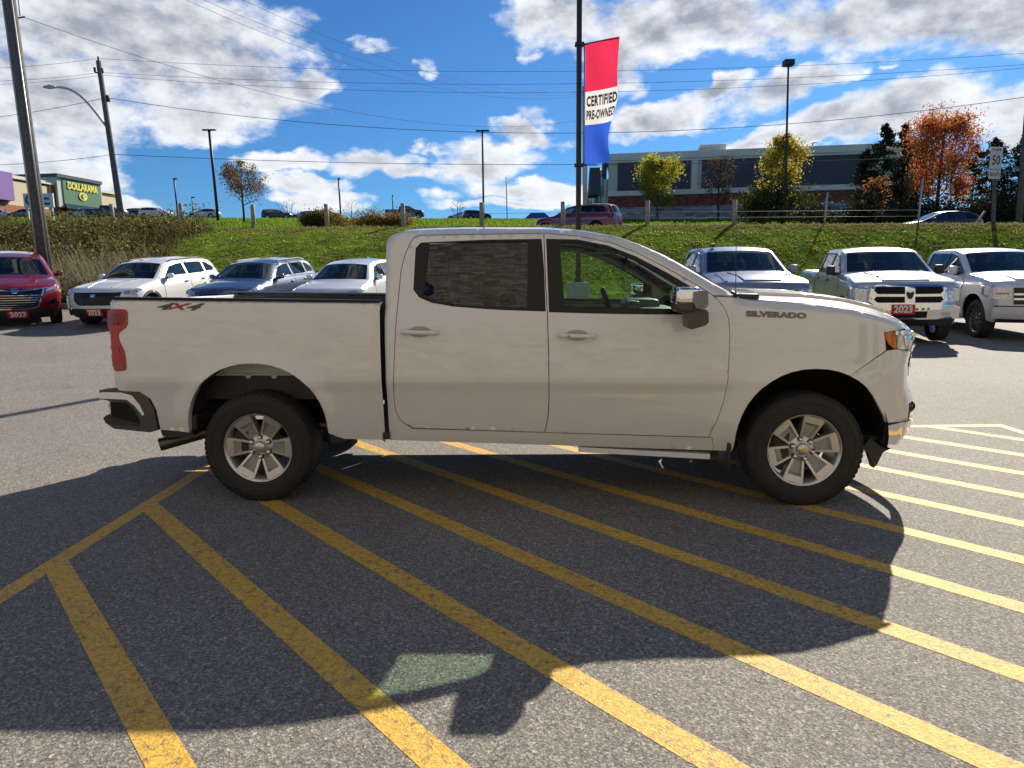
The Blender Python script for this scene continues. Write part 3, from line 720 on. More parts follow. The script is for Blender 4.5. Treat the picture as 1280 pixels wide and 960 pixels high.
        b = MB(); cab.sidep(b, [(4.286,1.180),(4.303,1.068)]+[(4.36,1.058)]+fr2, (), .004, .02, .01); put(b, 'headlight_lens', M['clear_lens'], a_, sg)
        b = MB(); cab.sidep(b, [(4.27,1.158),(4.27,1.184)]+[(4.42,1.180),(4.45,1.150)], (), .024, .02, .02); put(b, 'chrome_brow', M['chrome'], a_, sg)
        b = MB(); cab.sidep(b, [(4.345,1.148),(4.405,1.148),(4.41,1.085),(4.36,1.082)], (), .012, .02, .01); put(b, 'lamp_bezel', M['chrome'], a_, sg)
        # chrome bumper end
        fr3 = [q for q in SIL if q[0] > 4.2 and .40 < q[1] < .575]
        b = MB(); cab.sidep(b, [(4.268,.425),(4.268,.562)][::1]+[(4.45,.582)]+fr3[::-1], (), .010, .02, .02); 
        if not sg: cab.band(b, S[1]-.06, S[2]+.02, -1, 1, 30, off=.012)
        put(b, 'front_bumper', M['chrome'], root, sg)
        b = MB(); cab.sidep(b, [(4.262,.566),(4.46,.578),(4.46,.572),(4.262,.560)], (), .013, .02, .01); put(b, 'bumper_seam', M['gap'], root, sg)
        # black air dam below
        b = MB(); b.prism([(4.16,.40),(4.20,.345),(4.235,.25),(4.255,.27),(4.29,.36),(4.34,.385),(4.26,.41),(4.2,.46)], -.92, -.86); put(b, 'air_dam', M['plastic'], root, sg)
        # mud flap
        b = MB(); b.box(3.235, 3.262, -.99, -.74, .24, .52, 0, .008); put(b, 'mud_flap', M['plastic'], root, sg)
    two(bf)
    b = MB(); cab.band(b, S[8], S[14]+.02, -1, 1, 44); b.build('hood', W, root)
    b = MB(); 
    for s_ in (-1, 1):
        cab.stripp(b, [(s_*.905-.004, S[9]+.03), (s_*.905+.004, S[9]+.03), (s_*.93+.004, S[14]), (s_*.93-.004, S[14])] if s_ > 0 else [(s_*.905-.004, S[9]+.03), (s_*.905+.004, S[9]+.03), (s_*.93+.004, S[14]), (s_*.93-.004, S[14])], (), .0015, .08, .002)
    b.build('hood_seam', M['gap'], root)
    # raised hood bulge and cowl opening
    b = MB(); cab.stripp(b, [(-.55, S[9]+.05), (.55, S[9]+.05), (.62, S[13]), (-.62, S[13])], (), .022, .08, .022); b.build('hood_bulge', W, root)
    b = MB(); cab.stripp(b, [(-.84, S[14]-.015), (.84, S[14]-.015), (.84, S[15]+.005), (-.84, S[15]+.005)], (), .016, .06, .02); b.build('cowl_panel', M['plastic'], root)
    for s_ in (-1, 1):
        b = MB(); b.box(3.30, 3.44, s_*.83-.05, s_*.83+.05, 1.385, 1.428, 0, .018); b.build('cowl_end_cap', M['plastic'], root)
    b = MB(); b.tube([(3.285,-.868,1.39),(3.283,-.868,1.44)], [.012, .008], 8); b.tube([(3.283,-.868,1.44),(3.270,-.868,1.93)], [.0028, .0016], 6); b.build('antenna', M['plastic'], root)
    # front face: grille
    b = MB(); cab.band(b, S[3]-.02, S[8]+.02, -1, 1, 26); b.build('nose_panel', W, root)
    b = MB(); cab.stripp(b, [(-.56, S[4]+.03), (.56, S[4]+.03), (.60, S[7]), (-.60, S[7])], (), .012, .06, .02); gr = b.build('grille', M['black_trim'], root)
    for tt in (.25, .5, .75):
        t_ = S[4]+.03+(S[7]-S[4]-.03)*tt; b = MB(); cab.stripp(b, [(-.55, t_-.012), (.55, t_-.012), (.55, t_+.012), (-.55, t_+.012)], (), .025, .08, .015); b.build('grille_bar', M['chrome'], gr)
    for P in both([(.64, S[6]-.02), (.84, S[6]-.02), (.84, S[8]-.03), (.66, S[8]-.03)]):
        b = MB(); cab.stripp(b, P, (), .01, .06, .02); b.build('front_lamp', M['clear_lens'], root)
    b = MB(); cab.band(b, 0, S[1], -1, 1, 26); b.build('lower_valance', M['plastic'], root)
    # ---------------- bed
    bt = [(.905,.45,0,0),(.905,1.392,0,0),(-.94,1.432,0,0),(-.985,1.41,-.02,0),(-.985,.80,-.02,0),(-.93,.52,-.02,0)]
    def yb(x, z): return np.where(x < -.88, 2.2*np.clip(-.88-x, 0, 1)**2, 0)
    bed = Shell(bt, BW, yb, .018, fl, step=.03, smooth=1)
    bedpoly = [(.905,1.392),(-.94,1.432),(-.985,1.412),(-.992,1.20),(-.985,.80),(-.93,.785),(-.70,.785),(-.68,.52)]
    bedpoly = [(.905,1.392),(-.90,1.431),(-.96,1.428),(-.984,1.405),(-.990,1.2),(-.975,.80),(-.80,.79),(-.73,.74),(-.70,.66),(-.69,.515)]+[(-.472,.515)]+aR[::-1]+[(.535,.50),(.60,.455),(.905,.445)]
    aRr = arch_pts(.02, .50, .495, .99, 22, 2.15)[::-1]
    bedpoly = [(.905,1.392),(-.90,1.431),(-.96,1.428),(-.984,1.405),(-.990,1.2),(-.975,.80),(-.80,.79),(-.73,.74),(-.70,.66),(-.69,.515)]+aRr+[(.57,.47),(.62,.452),(.905,.445)]
    def bb(sg):
        b = MB(); bed.sidep(b, offset_poly(bedpoly, .001), (), 0, g, .05); bs = put(b, 'bed_side', W, root, sg)
        # arch lip
        lip = MB(); 
        for (A, sh_, par) in ((aRr, bed, None),):
            o2 = [(.02+(x-.02)*1.0, z) for x, z in A]
        # inner wall, rail cap
        b = MB(); b.box(-.93, .89, -.90, -.86, 1.05, 1.39); put(b, 'bed_inner_wall', M['plastic'], root, sg)
        b = MB(); V = []
        for (x, z) in ((-.975, 1.431), (0, 1.413), (.905, 1.394)): V += [(x, -.992, z-.004), (x, -.985, z+.012), (x, -.90, z+.014), (x, -.86, z+.004)]
        b.add(V, [(i*4+j, i*4+j+1, i*4+j+5, i*4+j+4) for i in range(2) for j in range(3)], 0); put(b, 'rail_cap', M['black_trim'], root, sg)
        # tail light
        tl = [(-1.002,1.352),(-.985,1.362),(-.862,1.362),(-.842,1.345),(-.842,1.262),(-.858,1.235),(-.905,1.205),(-.915,1.175),(-.905,1.14),(-.882,1.09),(-.872,1.05),(-.870,.960),(-.882,.942),(-.945,.936),(-.965,.95),(-.992,1.10),(-.985,1.17),(-1.0,1.25)]
        b = MB(); bed.sidep(b, tl, (), .008, .02, .012)
        b.box(-1.012, -.975, -.955, -.86, .94, 1.355, 0, .01)
        t_ = put(b, 'tail_light', M['red_lens'], root, sg)
        b = MB(); bed.sidep(b, [(-.985,1.335),(-.875,1.335),(-.862,1.32),(-.862,1.275),(-.885,1.255),(-.985,1.25)], (), .0105, .02, .002); put(b, 'tail_light_lens', M['red_dark'], t_, sg)
        b = MB(); bed.sidep(b, [(-.970,1.10),(-.912,1.10),(-.895,1.05),(-.893,.99),(-.955,.985)], (), .0105, .02, .002); put(b, 'brake_light_lens', M['red_lens'], t_, sg)
        b = MB(); bed.sidep(b, [(-.975,.985),(-.885,.985),(-.885,.955),(-.955,.95)], (), .0107, .02, .002); put(b, 'reversing_lens', mt_rev, t_, sg)
        # rear bumper: dark shell, chrome face, step pocket
        b = MB(); b.prism([(-1.10,.80),(-.98,.815),(-.83,.80),(-.75,.745),(-.715,.66),(-.705,.515),(-.76,.50),(-1.02,.525),(-1.065,.56),(-1.07,.60),(-1.03,.62),(-1.03,.72),(-1.09,.74)], -1.000, -.93, smooth=False); bp = put(b, 'bumper_end', M['bumper_grey'], root, sg)
        b = MB(); b.prism([(-1.108,.770),(-1.10,.742),(-.905,.735),(-.85,.69),(-.80,.62),(-.785,.63),(-.815,.70),(-.865,.765),(-.94,.785),(-1.08,.788)], -1.006, -.925); put(b, 'chrome_strip', M['chrome'], bp, sg)
        b = MB(); b.prism([(-1.025,.715),(-.915,.715),(-.865,.665),(-.825,.585),(-.835,.545),(-.99,.555),(-1.03,.60)], -1.004, -.95); put(b, 'step_pocket', M['gap'], bp, sg)
        b = MB(); b.prism([(-1.085,.605),(-1.06,.625),(-.98,.60),(-.84,.568),(-.83,.55),(-.99,.55),(-1.07,.565)], -1.008, -.94); put(b, 'step_edge', M['plastic'], bp, sg)
        b = MB(); b.prism([(-.70,.515),(-.475,.512),(-.46,.47),(-.66,.455),(-.69,.47)], -.97, -.90); put(b, 'lower_trim', M['plastic'], root, sg)
        # rear wheelhouse: pale inner panel above, dark frame below
        b = MB(); b.box(-.42, .50, -.80, -.78, .885, 1.04, 0, .0); b.box(-.40, .50, -.815, -.78, .875, .892, 0, .004)
        for x in (-.11, .08): b.prism([(x-.03,.885),(x+.03,.885),(x+.012,.855),(x-.012,.855)], -.815, -.80)
        put(b, 'wheelhouse_panel', M['innerwell'], root, sg)
        b = MB(); n = 14; V = []
        for k in range(n+1):
            a = R(95)+R(88)*k/n; x, z = .02+.512*math.cos(a), .53+.50*math.sin(a); V += [(x, -.985, z), (x, -.70, z)]
        b.add(V, [(2*k, 2*k+2, 2*k+3, 2*k+1) for k in range(n)], 0)
        b.box(-.52, -.44, -.96, -.70, .50, .62, 0, .02)
        put(b, 'wheelhouse_liner', M['plastic'], root, sg)
        b = MB(); b.box(.50, .60, -.97, -.70, .40, .72, 0, .03); put(b, 'mud_flap', M['plastic'], root, sg)
        b = MB(); n = 20; V = []
        for k in range(n+1):
            a = -.15+(math.pi+.3)*k/n; x, z = 3.77+.515*math.cos(a), .47+.50*math.sin(a); V += [(x, -.995, z), (x, -.52, z)]
        b.add(V, [(2*k, 2*k+2, 2*k+3, 2*k+1) for k in range(n)], 0); b.add([V[2*k+1] for k in range(n+1)], [tuple(range(n+1))], 0, False)
        put(b, 'front_wheel_liner', M['gap'], root, sg)
    mt_rev = mat('smoky_lens', (.22, .07, .06), .3, coat=.3)
    M['bumper_grey'] = mat('bumper_plastic', (.06, .057, .053), .42, bump=.1, bump_scale=200)
    two(bb)
    b = MB(); b.box(-.93, .89, -.77, .77, .80, .82); b.box(-.95, .89, -.79, -.77, .70, 1.05); b.box(-.95, .89, .77, .79, .70, 1.05); b.box(-.96, -.935, -.93, .93, .58, .82); b.box(-.93, .89, -.90, -.77, 1.045, 1.06); b.box(-.93, .89, .77, .90, 1.045, 1.06); b.box(.875, .895, -.90, .90, .80, 1.375); b.build('bed_floor', M['plastic'], root)  # inner side walls added to stop sun leaking through the bed
    b = MB(); b.box(-.985, -.93, -.90, .90, .80, 1.415, 0, .012); tg = b.build('tailgate', W, root)
    b = MB(); b.box(-1.0, -.98, -.12, .12, 1.22, 1.28, 0, .008); b.build('tailgate_handle', M['plastic'], tg)
    b = MB(); b.box(-1.10, -.99, -.93, .93, .56, .79, 0, .03); b.build('rear_bumper', M['chrome'], root)
    b = MB(); b.box(.906, .93, -.96, .96, .47, 1.38); b.build('cab_bed_gap', M['gap'], root)
    b = MB(); b.box(.89, .935, -.985, -.90, .45, .50, 0, .006); b.build('body_mount', M['plastic'], root)
    # third brake lamp spoiler at the cab's upper rear corner
    # ---------------- mirrors
    def bm(sg):
        b = MB(); b.box(2.86, 2.99, -1.10, -.92, 1.335, 1.385, 1, .015)
        # head: dark back shell, chrome cap, lower tow lobe
        b.box(2.82, 2.95, -1.30, -1.06, 1.325, 1.475, 1, .03)
        o = put(b, 'side_mirror', [M['chrome'], M['bumper_grey']], root, sg)
        b = MB(); b.box(2.815, 2.965, -1.305, -1.055, 1.372, 1.482, 0, .028); put(b, 'chrome_cap', M['chrome'], o, sg)
        b = MB(); b.prism([(2.92,1.455),(2.985,1.462),(3.005,1.45),(3.008,1.375),(2.985,1.345),(2.935,1.355),(2.918,1.385)], -1.318, -1.14, smooth=False); put(b, 'mirror_face_frame', M['mirror_grey'], o, sg)
        b = MB(); b.prism([(2.885,1.345),(3.005,1.345),(3.020,1.325),(3.022,1.265),(3.005,1.248),(2.92,1.222),(2.895,1.235)], -1.28, -1.12, smooth=False); put(b, 'lower_mirror', M['bumper_grey'], o, sg)
    M['mirror_grey'] = mat('mirror_grey', (.16, .17, .19), .3, coat=.3)
    two(bm)
    # ---------------- lettering
    def letters(s, x, z, size, m, name, shear=0, bold=.0, sx_=1.0, par=None, off=.004, rot=0.0, sh_=None):
        V, F = textmesh(s, size, bold, shear, .0, 'CENTER'); P = np.stack([V[:, 0]*sx_, V[:, 1]], 1)
        c, s_ = math.cos(rot), math.sin(rot); P = np.stack([x+P[:, 0]*c-P[:, 1]*s_, z+P[:, 0]*s_+P[:, 1]*c], 1)
        Q, _ = mapn((sh_ or cab).side, P, off); b = MB(); b.add(Q, F, 0, False); return b.build(name, M[m], par or root)
    letters('4', -.605, 1.377, .066, 'text_dark', 'badge', .55, .002, 2.7, sh_=bed, rot=-.02)
    letters('X', -.505, 1.375, .060, 'text_red', 'badge', .45, .002, 2.8, sh_=bed, rot=-.02)
    letters('4', -.400, 1.372, .066, 'text_dark', 'badge', .55, .002, 2.7, sh_=bed, rot=-.02)
    letters('SILVERADO', 3.515, 1.292, .046, 'text_grey', 'badge', 0, .003, 1.62, rot=-.045)
    # ---------------- wheels
    for (x, nm) in ((0, 'r'), (3.749, 'f')):
        for sd in (-1, 1): wheel_parts(root, (x, sd*.865, .385), sd, .389, .243, .265, 'six', 1, ang=0 if x == 0 else 14)
    # ---------------- underbody
    b = MB()
    for s_ in (-1, 1):
        b.tube([(-.95,s_*.50,.56),(-.5,s_*.50,.60),(0,s_*.50,.70),(.5,s_*.50,.52),(1.0,s_*.50,.47),(3.2,s_*.50,.47),(3.7,s_*.45,.62),(4.25,s_*.45,.52)], .055, 6)
    for x in (-.8, .7, 1.6, 2.6, 3.3): b.box(x-.04, x+.04, -.5, .5, .44, .52)
    b.build('frame', M['darkmetal'], root)
    b = MB(); b.tube([(0,-.8,.385),(0,.8,.385)], .045, 10); b.lathe([(.01,-.16),(.10,-.13),(.15,0),(.10,.13),(.01,.16)], 16, 0, axis='X', center=(0,0,.385)); b.tube([(.1,0,.40),(2.4,0,.48)], .04, 8)
    for s_ in (-1, 1):
        b.tube([(-.70,s_*.56,.50),(0,s_*.56,.46),(.65,s_*.56,.50)], .03, 6); b.tube([(.05,s_*.62,.36),(.2,s_*.62,.85)], .03, 8); b.tube([(-.12,s_*.66,.385),(-.12,s_*.80,.385)], .12, 12)
    b.build('rear_axle', M['darkmetal'], root)
    b = MB(); b.tube([(3.75,-.8,.385),(3.75,.8,.385)], .04, 8); b.box(3.5, 3.95, -.4, .4, .32, .48, 0, .03); b.build('front_axle', M['darkmetal'], root)
    b = MB(); b.box(1.25, 2.35, -.45, -.1, .34, .50, 0, .04); b.build('fuel_tank', M['plastic'], root)
    b = MB(); b.box(2.4, 3.3, -.3, .3, .33, .6, 0, .05); b.build('gearbox', M['darkmetal'], root)
    b = MB(); b.box(-.75,-.4,-.35,.35,.42,.60,0,.05); b.build('spare_wheel_carrier', M['plastic'], root)
    b = MB(); b.tube([(2.3,-.38,.40),(.9,-.40,.42),(.5,-.62,.47),(-.25,-.66,.49),(-.45,-.74,.455),(-.70,-.86,.40)], .038, 12, 0, False)
    b.tube([(-.44,-.735,.458),(-.76,-.895,.385)], [.044, .046], 14, 0, False); b.build('exhaust_pipe', M['exh'], root)
    b = MB(); V = [(2.24,-.965,.398),(3.13,-.965,.352),(3.13,-.86,.362),(2.24,-.86,.408)]; b.add(V+[(x,y,z-.035) for x,y,z in V], [(0,1,2,3),(4,7,6,5),(0,4,5,1),(1,5,6,2),(2,6,7,3),(3,7,4,0)], 0, False); b.build('side_step', M['alloy_step'], root)
    b = MB(); b.box(.98, 3.2, -.90, .90, .44, .50); b.build('cab_floor', M['gap'], root)
    b = MB(); b.box(3.3, 4.32, -.5, .5, .56, 1.18, 0, .05); b.build('engine_bay_light_block', M['gap'], root)  # plain block added to close sunlight leaks through the engine bay
    b = MB(); b.box(3.95, 4.42, -.86, .86, .43, .46); b.build('underbody_light_block', M['plastic'], root)  # sheet added under the nose to stop a crescent of leaking sun
    b = MB(); b.box(3.18, 3.30, -.88, .88, .50, 1.36); b.build('firewall', M['gap'], root)
    # ---------------- interior
    b = MB(); b.box(.96, 3.1, -.90, .90, .45, .62); b.build('floor_carpet', M['interior'], root)
    b = MB(); cab.band(b, S[20]+.05, S[25], -.93, .93, 16, off=-.045); b.build('headliner', M['liner'], root)
    for y in (-.42, .42):
        b = MB(); seat(b, 1.98, y, .92, .52, .66); b.build('front_seat', M['seat'], root)
    b = MB(); b.box(1.18, 1.62, -.70, .70, .72, .92, 0, .05); b.box(1.06, 1.20, -.70, .70, .88, 1.45, 0, .05)
    for y in (-.45, .45): b.box(1.06, 1.16, y-.12, y+.12, 1.43, 1.60, 0, .04)
    b.build('rear_seat', M['seat'], root)
    b = MB(); b.box(2.72, 3.10, -.86, .86, .95, 1.30, 0, .07); b.box(2.66, 2.95, .18, .66, 1.24, 1.365, 0, .05); b.box(2.66, 2.74, -.16, .12, 1.18, 1.36, 0, .02); b.box(2.0, 2.75, -.16, .16, .62, 1.0, 0, .04)
    b.build('dashboard', M['dash'], root)
    b = MB(); cx, cz = 2.56, 1.255
    V = [(cx+.19*math.sin(a)*math.sin(R(22))*-1, .42+.19*math.cos(a), cz+.19*math.sin(a)) for a in np.linspace(0, 2*math.pi, 33)]
    b.tube(V, .016, 8, 0, False); b.tube([(cx,.26,cz),(cx,.58,cz)], .02, 8); b.tube([(cx,.42,cz),(cx+.06,.42,cz-.17)], .02, 8); b.tube([(cx,.42,cz),(cx+.25,.42,cz-.06)], .04, 8)
    b.build('steering_wheel', M['plastic'], root)
    for s_ in (-1, 1): b = MB(); b.box(2.42, 2.66, s_*.42-.22, s_*.42+.22, 1.742, 1.762, 0, .008); b.build('added_sun_visor', M['liner'], root)  # visors added to cut down the sun patch cast through the windshield
    b = MB(); b.box(2.60, 2.64, -.13, .13, 1.60, 1.66, 0, .012); b.tube([(2.62,0,1.65),(2.68,0,1.74)], .01, 6); b.build('rearview_mirror', M['plastic'], root)
    return root
M['exh'] = mat('exhaust_steel', (.12, .10, .085), .4, metal=.8, noise_amt=.3, noise_scale=10)
M['alloy_step'] = mat('polished_step', (.80, .82, .86), .35, metal=.4)
# ------------------------------------------------------------------ terrain
YF = 20.3
def cl(v, a, b): return max(a, min(b, v))
def lot_z(x, y):
    r = max(0.0, (y-6.5)/9.5); return (r**1.25)*(.33-.013*cl(x, -22, 22)) if r > 0 else 0.0
def crest(x): return 31-.15*cl(x, -40, 40)
def crest_z(x): return 3.75-.015*cl(x, -60, 60)
def bank_z(x, y):
    c = crest(x); t = cl((y-YF)/(c-YF), 0, 1); a = lot_z(x, YF); zc = crest_z(x)
    t2 = t-.10*math.sin(2*math.pi*t)*.5; return a+(zc-a)*t2
def far_z(x, y):
    zc = crest_z(x)-.05; y0 = crest(x)+13
    z100 = 9.55-.012*cl(x, -80, 80)
    if y <= y0: return zc
    if y <= 100: return zc+(z100-zc)*((y-y0)/(100-y0))**.93
    if y <= 150: return z100+(y-100)*.064
    return z100+50*.064-(y-150)*.03
def terr(x, y):
    if y <= YF: return lot_z(x, y)
    if y <= crest(x): return bank_z(x, y)
    return far_z(x, y)
def sheet(name, xs, tfun, ts, zfun, m, dz=0.0, label=None):
    V = []; 
    for x in xs:
        for t in ts:
            y = tfun(x, t); V.append((x, y, zfun(x, y)+dz))
    n = len(ts); F = [(i*n+j, (i+1)*n+j, (i+1)*n+j+1, i*n+j+1) for i in range(len(xs)-1) for j in range(n-1)]
    b = MB(); b.add(V, F, 0); o = b.build(name, m); o['kind'] = 'structure'
    if label: o['label'] = label
    return o
def nodes(m): t = m.node_tree; return t, t.nodes['Principled BSDF']
def asphalt(name, base, spk, rough=.85):
    m = mat(name, base, rough); t, p = nodes(m); c = t.nodes.new('ShaderNodeTexCoord')
    def N(k, **kw):
        n = t.nodes.new(k)
        for a, b in kw.items(): setattr(n, a, b)
        return n
    v = N('ShaderNodeTexVoronoi'); v.inputs['Scale'].default_value = 125; t.links.new(c.outputs['Object'], v.inputs['Vector'])
    v2 = N('ShaderNodeTexVoronoi'); v2.inputs['Scale'].default_value = 75; t.links.new(c.outputs['Object'], v2.inputs['Vector'])
    n1 = N('ShaderNodeTexNoise'); n1.inputs['Scale'].default_value = .45; n1.inputs['Detail'].default_value = 6; t.links.new(c.outputs['Object'], n1.inputs['Vector'])
    n2 = N('ShaderNodeTexNoise'); n2.inputs['Scale'].default_value = 240; n2.inputs['Detail'].default_value = 3; t.links.new(c.outputs['Object'], n2.inputs['Vector'])
    def col(v_, stops):
        r = N('ShaderNodeValToRGB'); t.links.new(v_, r.inputs[0]); e = r.color_ramp.elements
        e[0].position, e[0].color = stops[0][0], (*stops[0][1], 1); e[1].position, e[1].color = stops[-1][0], (*stops[-1][1], 1)
        for q in stops[1:-1]: k = e.new(q[0]); k.color = (*q[1], 1)
        return r.outputs[0]
    b = base; d = tuple(x*.5 for x in b); l = tuple(x*spk for x in b)
    sp = N('ShaderNodeSeparateColor'); t.links.new(v.outputs['Color'], sp.inputs[0])
    sp2 = N('ShaderNodeSeparateColor'); t.links.new(v2.outputs['Color'], sp2.inputs[0])
    c1 = col(sp.outputs[0], [(0, d), (.35, b), (.7, tuple(x*1.15 for x in b)), (1, l)])
    c2 = col(sp2.outputs[1], [(0, (.78,)*3), (.5, (1,)*3), (.90, (1.04,)*3), (.97, (1.45, 1.42, 1.38))])
    c3 = col(n1.outputs[0], [(.3, (.90,)*3), (.7, (1.08,)*3)])
    def mul(a, b_):
        k = N('ShaderNodeMix', data_type='RGBA', blend_type='MULTIPLY'); k.inputs[0].default_value = 1; t.links.new(a, k.inputs[6]); t.links.new(b_, k.inputs[7]); return k.outputs[2]
    n3 = N('ShaderNodeTexNoise'); n3.inputs['Scale'].default_value = 1.7; n3.inputs['Detail'].default_value = 5; n3.inputs['Roughness'].default_value = .6; t.links.new(c.outputs['Object'], n3.inputs['Vector'])
    c4 = col(n3.outputs[0], [(.20, (.62,)*3), (.36, (.95,)*3), (.5, (1,)*3), (.72, (1.07,)*3)])
    t.links.new(mul(mul(mul(c1, c2), c3), c4), p.inputs['Base Color'])
    bp = N('ShaderNodeBump'); bp.inputs['Strength'].default_value = .5; bp.inputs['Distance'].default_value = .004
    ad = N('ShaderNodeMath', operation='ADD'); t.links.new(v.outputs['Distance'], ad.inputs[0]); t.links.new(n2.outputs[0], ad.inputs[1]); t.links.new(ad.outputs[0], bp.inputs['Height']); t.links.new(bp.outputs[0], p.inputs['Normal'])
    return m
M['asphalt'] = asphalt('lot_asphalt', (.172, .158, .138), 2.15)
M['road'] = asphalt('road_asphalt', (.16, .155, .15), 1.4)
def ground_mat(name, cols, scale):
    m = mat(name, cols[1], .95, spec=0.0); t, p = nodes(m); c = t.nodes.new('ShaderNodeTexCoord'); n = t.nodes.new('ShaderNodeTexNoise'); n.inputs['Scale'].default_value = scale; n.inputs['Detail'].default_value = 8; n.inputs['Roughness'].default_value = .7
    t.links.new(c.outputs['Object'], n.inputs['Vector']); r = t.nodes.new('ShaderNodeValToRGB'); t.links.new(n.outputs[0], r.inputs[0]); e = r.color_ramp.elements
    e[0].position = .32; e[0].color = (*cols[0], 1); e[1].position = .68; e[1].color = (*cols[-1], 1); k = e.new(.5); k.color = (*cols[1], 1)
    t.links.new(r.outputs[0], p.inputs['Base Color'])
    b = t.nodes.new('ShaderNodeBump'); b.inputs['Strength'].default_value = .6; b.inputs['Distance'].default_value = .06; t.links.new(n.outputs[0], b.inputs['Height']); t.links.new(b.outputs[0], p.inputs['Normal'])
    return m
M['soil'] = ground_mat('bank_turf', [(.045, .085, .008), (.12, .18, .025), (.22, .25, .05)], 2.0)
M['field'] = ground_mat('far_turf', [(.05, .09, .015), (.075, .13, .02), (.11, .16, .035)], 1.2)
def foliage(name, cols, trans=.5, rough=.75, patchy=0):
    m = mat(name, cols[0], rough, spec=.12); t, p = nodes(m)
    g = t.nodes.new('ShaderNodeNewGeometry'); r = t.nodes.new('ShaderNodeValToRGB'); t.links.new(g.outputs['Random Per Island'], r.inputs[0]); e = r.color_ramp.elements
    e[0].position = 0; e[0].color = (*cols[0], 1); e[1].position = 1; e[1].color = (*cols[-1], 1)
    for i, c in enumerate(cols[1:-1]): k = e.new((i+1)/(len(cols)-1)); k.color = (*c, 1)
    t.links.new(r.outputs[0], p.inputs['Base Color'])
    if patchy:
        tc_ = t.nodes.new('ShaderNodeTexCoord'); pn = t.nodes.new('ShaderNodeTexNoise'); pn.inputs['Scale'].default_value = patchy; pn.inputs['Detail'].default_value = 3; t.links.new(tc_.outputs['Object'], pn.inputs['Vector'])
        pr = t.nodes.new('ShaderNodeMapRange'); pr.inputs[1].default_value = .35; pr.inputs[2].default_value = .65; pr.inputs[3].default_value = .45; pr.inputs[4].default_value = 1.45; t.links.new(pn.outputs[0], pr.inputs[0])
        pm_ = t.nodes.new('ShaderNodeVectorMath'); pm_.operation = 'SCALE'; t.links.new(r.outputs[0], pm_.inputs[0]); t.links.new(pr.outputs[0], pm_.inputs['Scale']); r = pm_; t.links.new(r.outputs[0], p.inputs['Base Color'])
    tb = t.nodes.new('ShaderNodeBsdfTranslucent'); t.links.new(r.outputs[0], tb.inputs[0]); mxs = t.nodes.new('ShaderNodeMixShader'); mxs.inputs[0].default_value = trans
    t.links.new(p.outputs[0], mxs.inputs[1]); t.links.new(tb.outputs[0], mxs.inputs[2]); t.links.new(mxs.outputs[0], t.nodes['Material Output'].inputs[0]); return m
M['grass'] = foliage('grass_blades', [(.06,.12,.008), (.15,.25,.015), (.28,.34,.05), (.42,.40,.12)], .6, patchy=.9)
M['grass_far'] = foliage('far_grass_blades', [(.10,.19,.014), (.17,.28,.025), (.22,.33,.03)], .6)
M['dry'] = foliage('dry_grass', [(.22,.17,.08), (.32,.26,.13), (.14,.13,.04)], .45)
M['weed'] = foliage('weeds', [(.06,.075,.02), (.13,.11,.04), (.19,.13,.06), (.09,.12,.025), (.28,.22,.11)], .35, patchy=.7)
M['reed'] = foliage('pale_reeds', [(.30,.26,.16), (.20,.18,.09), (.38,.34,.24)], .3)

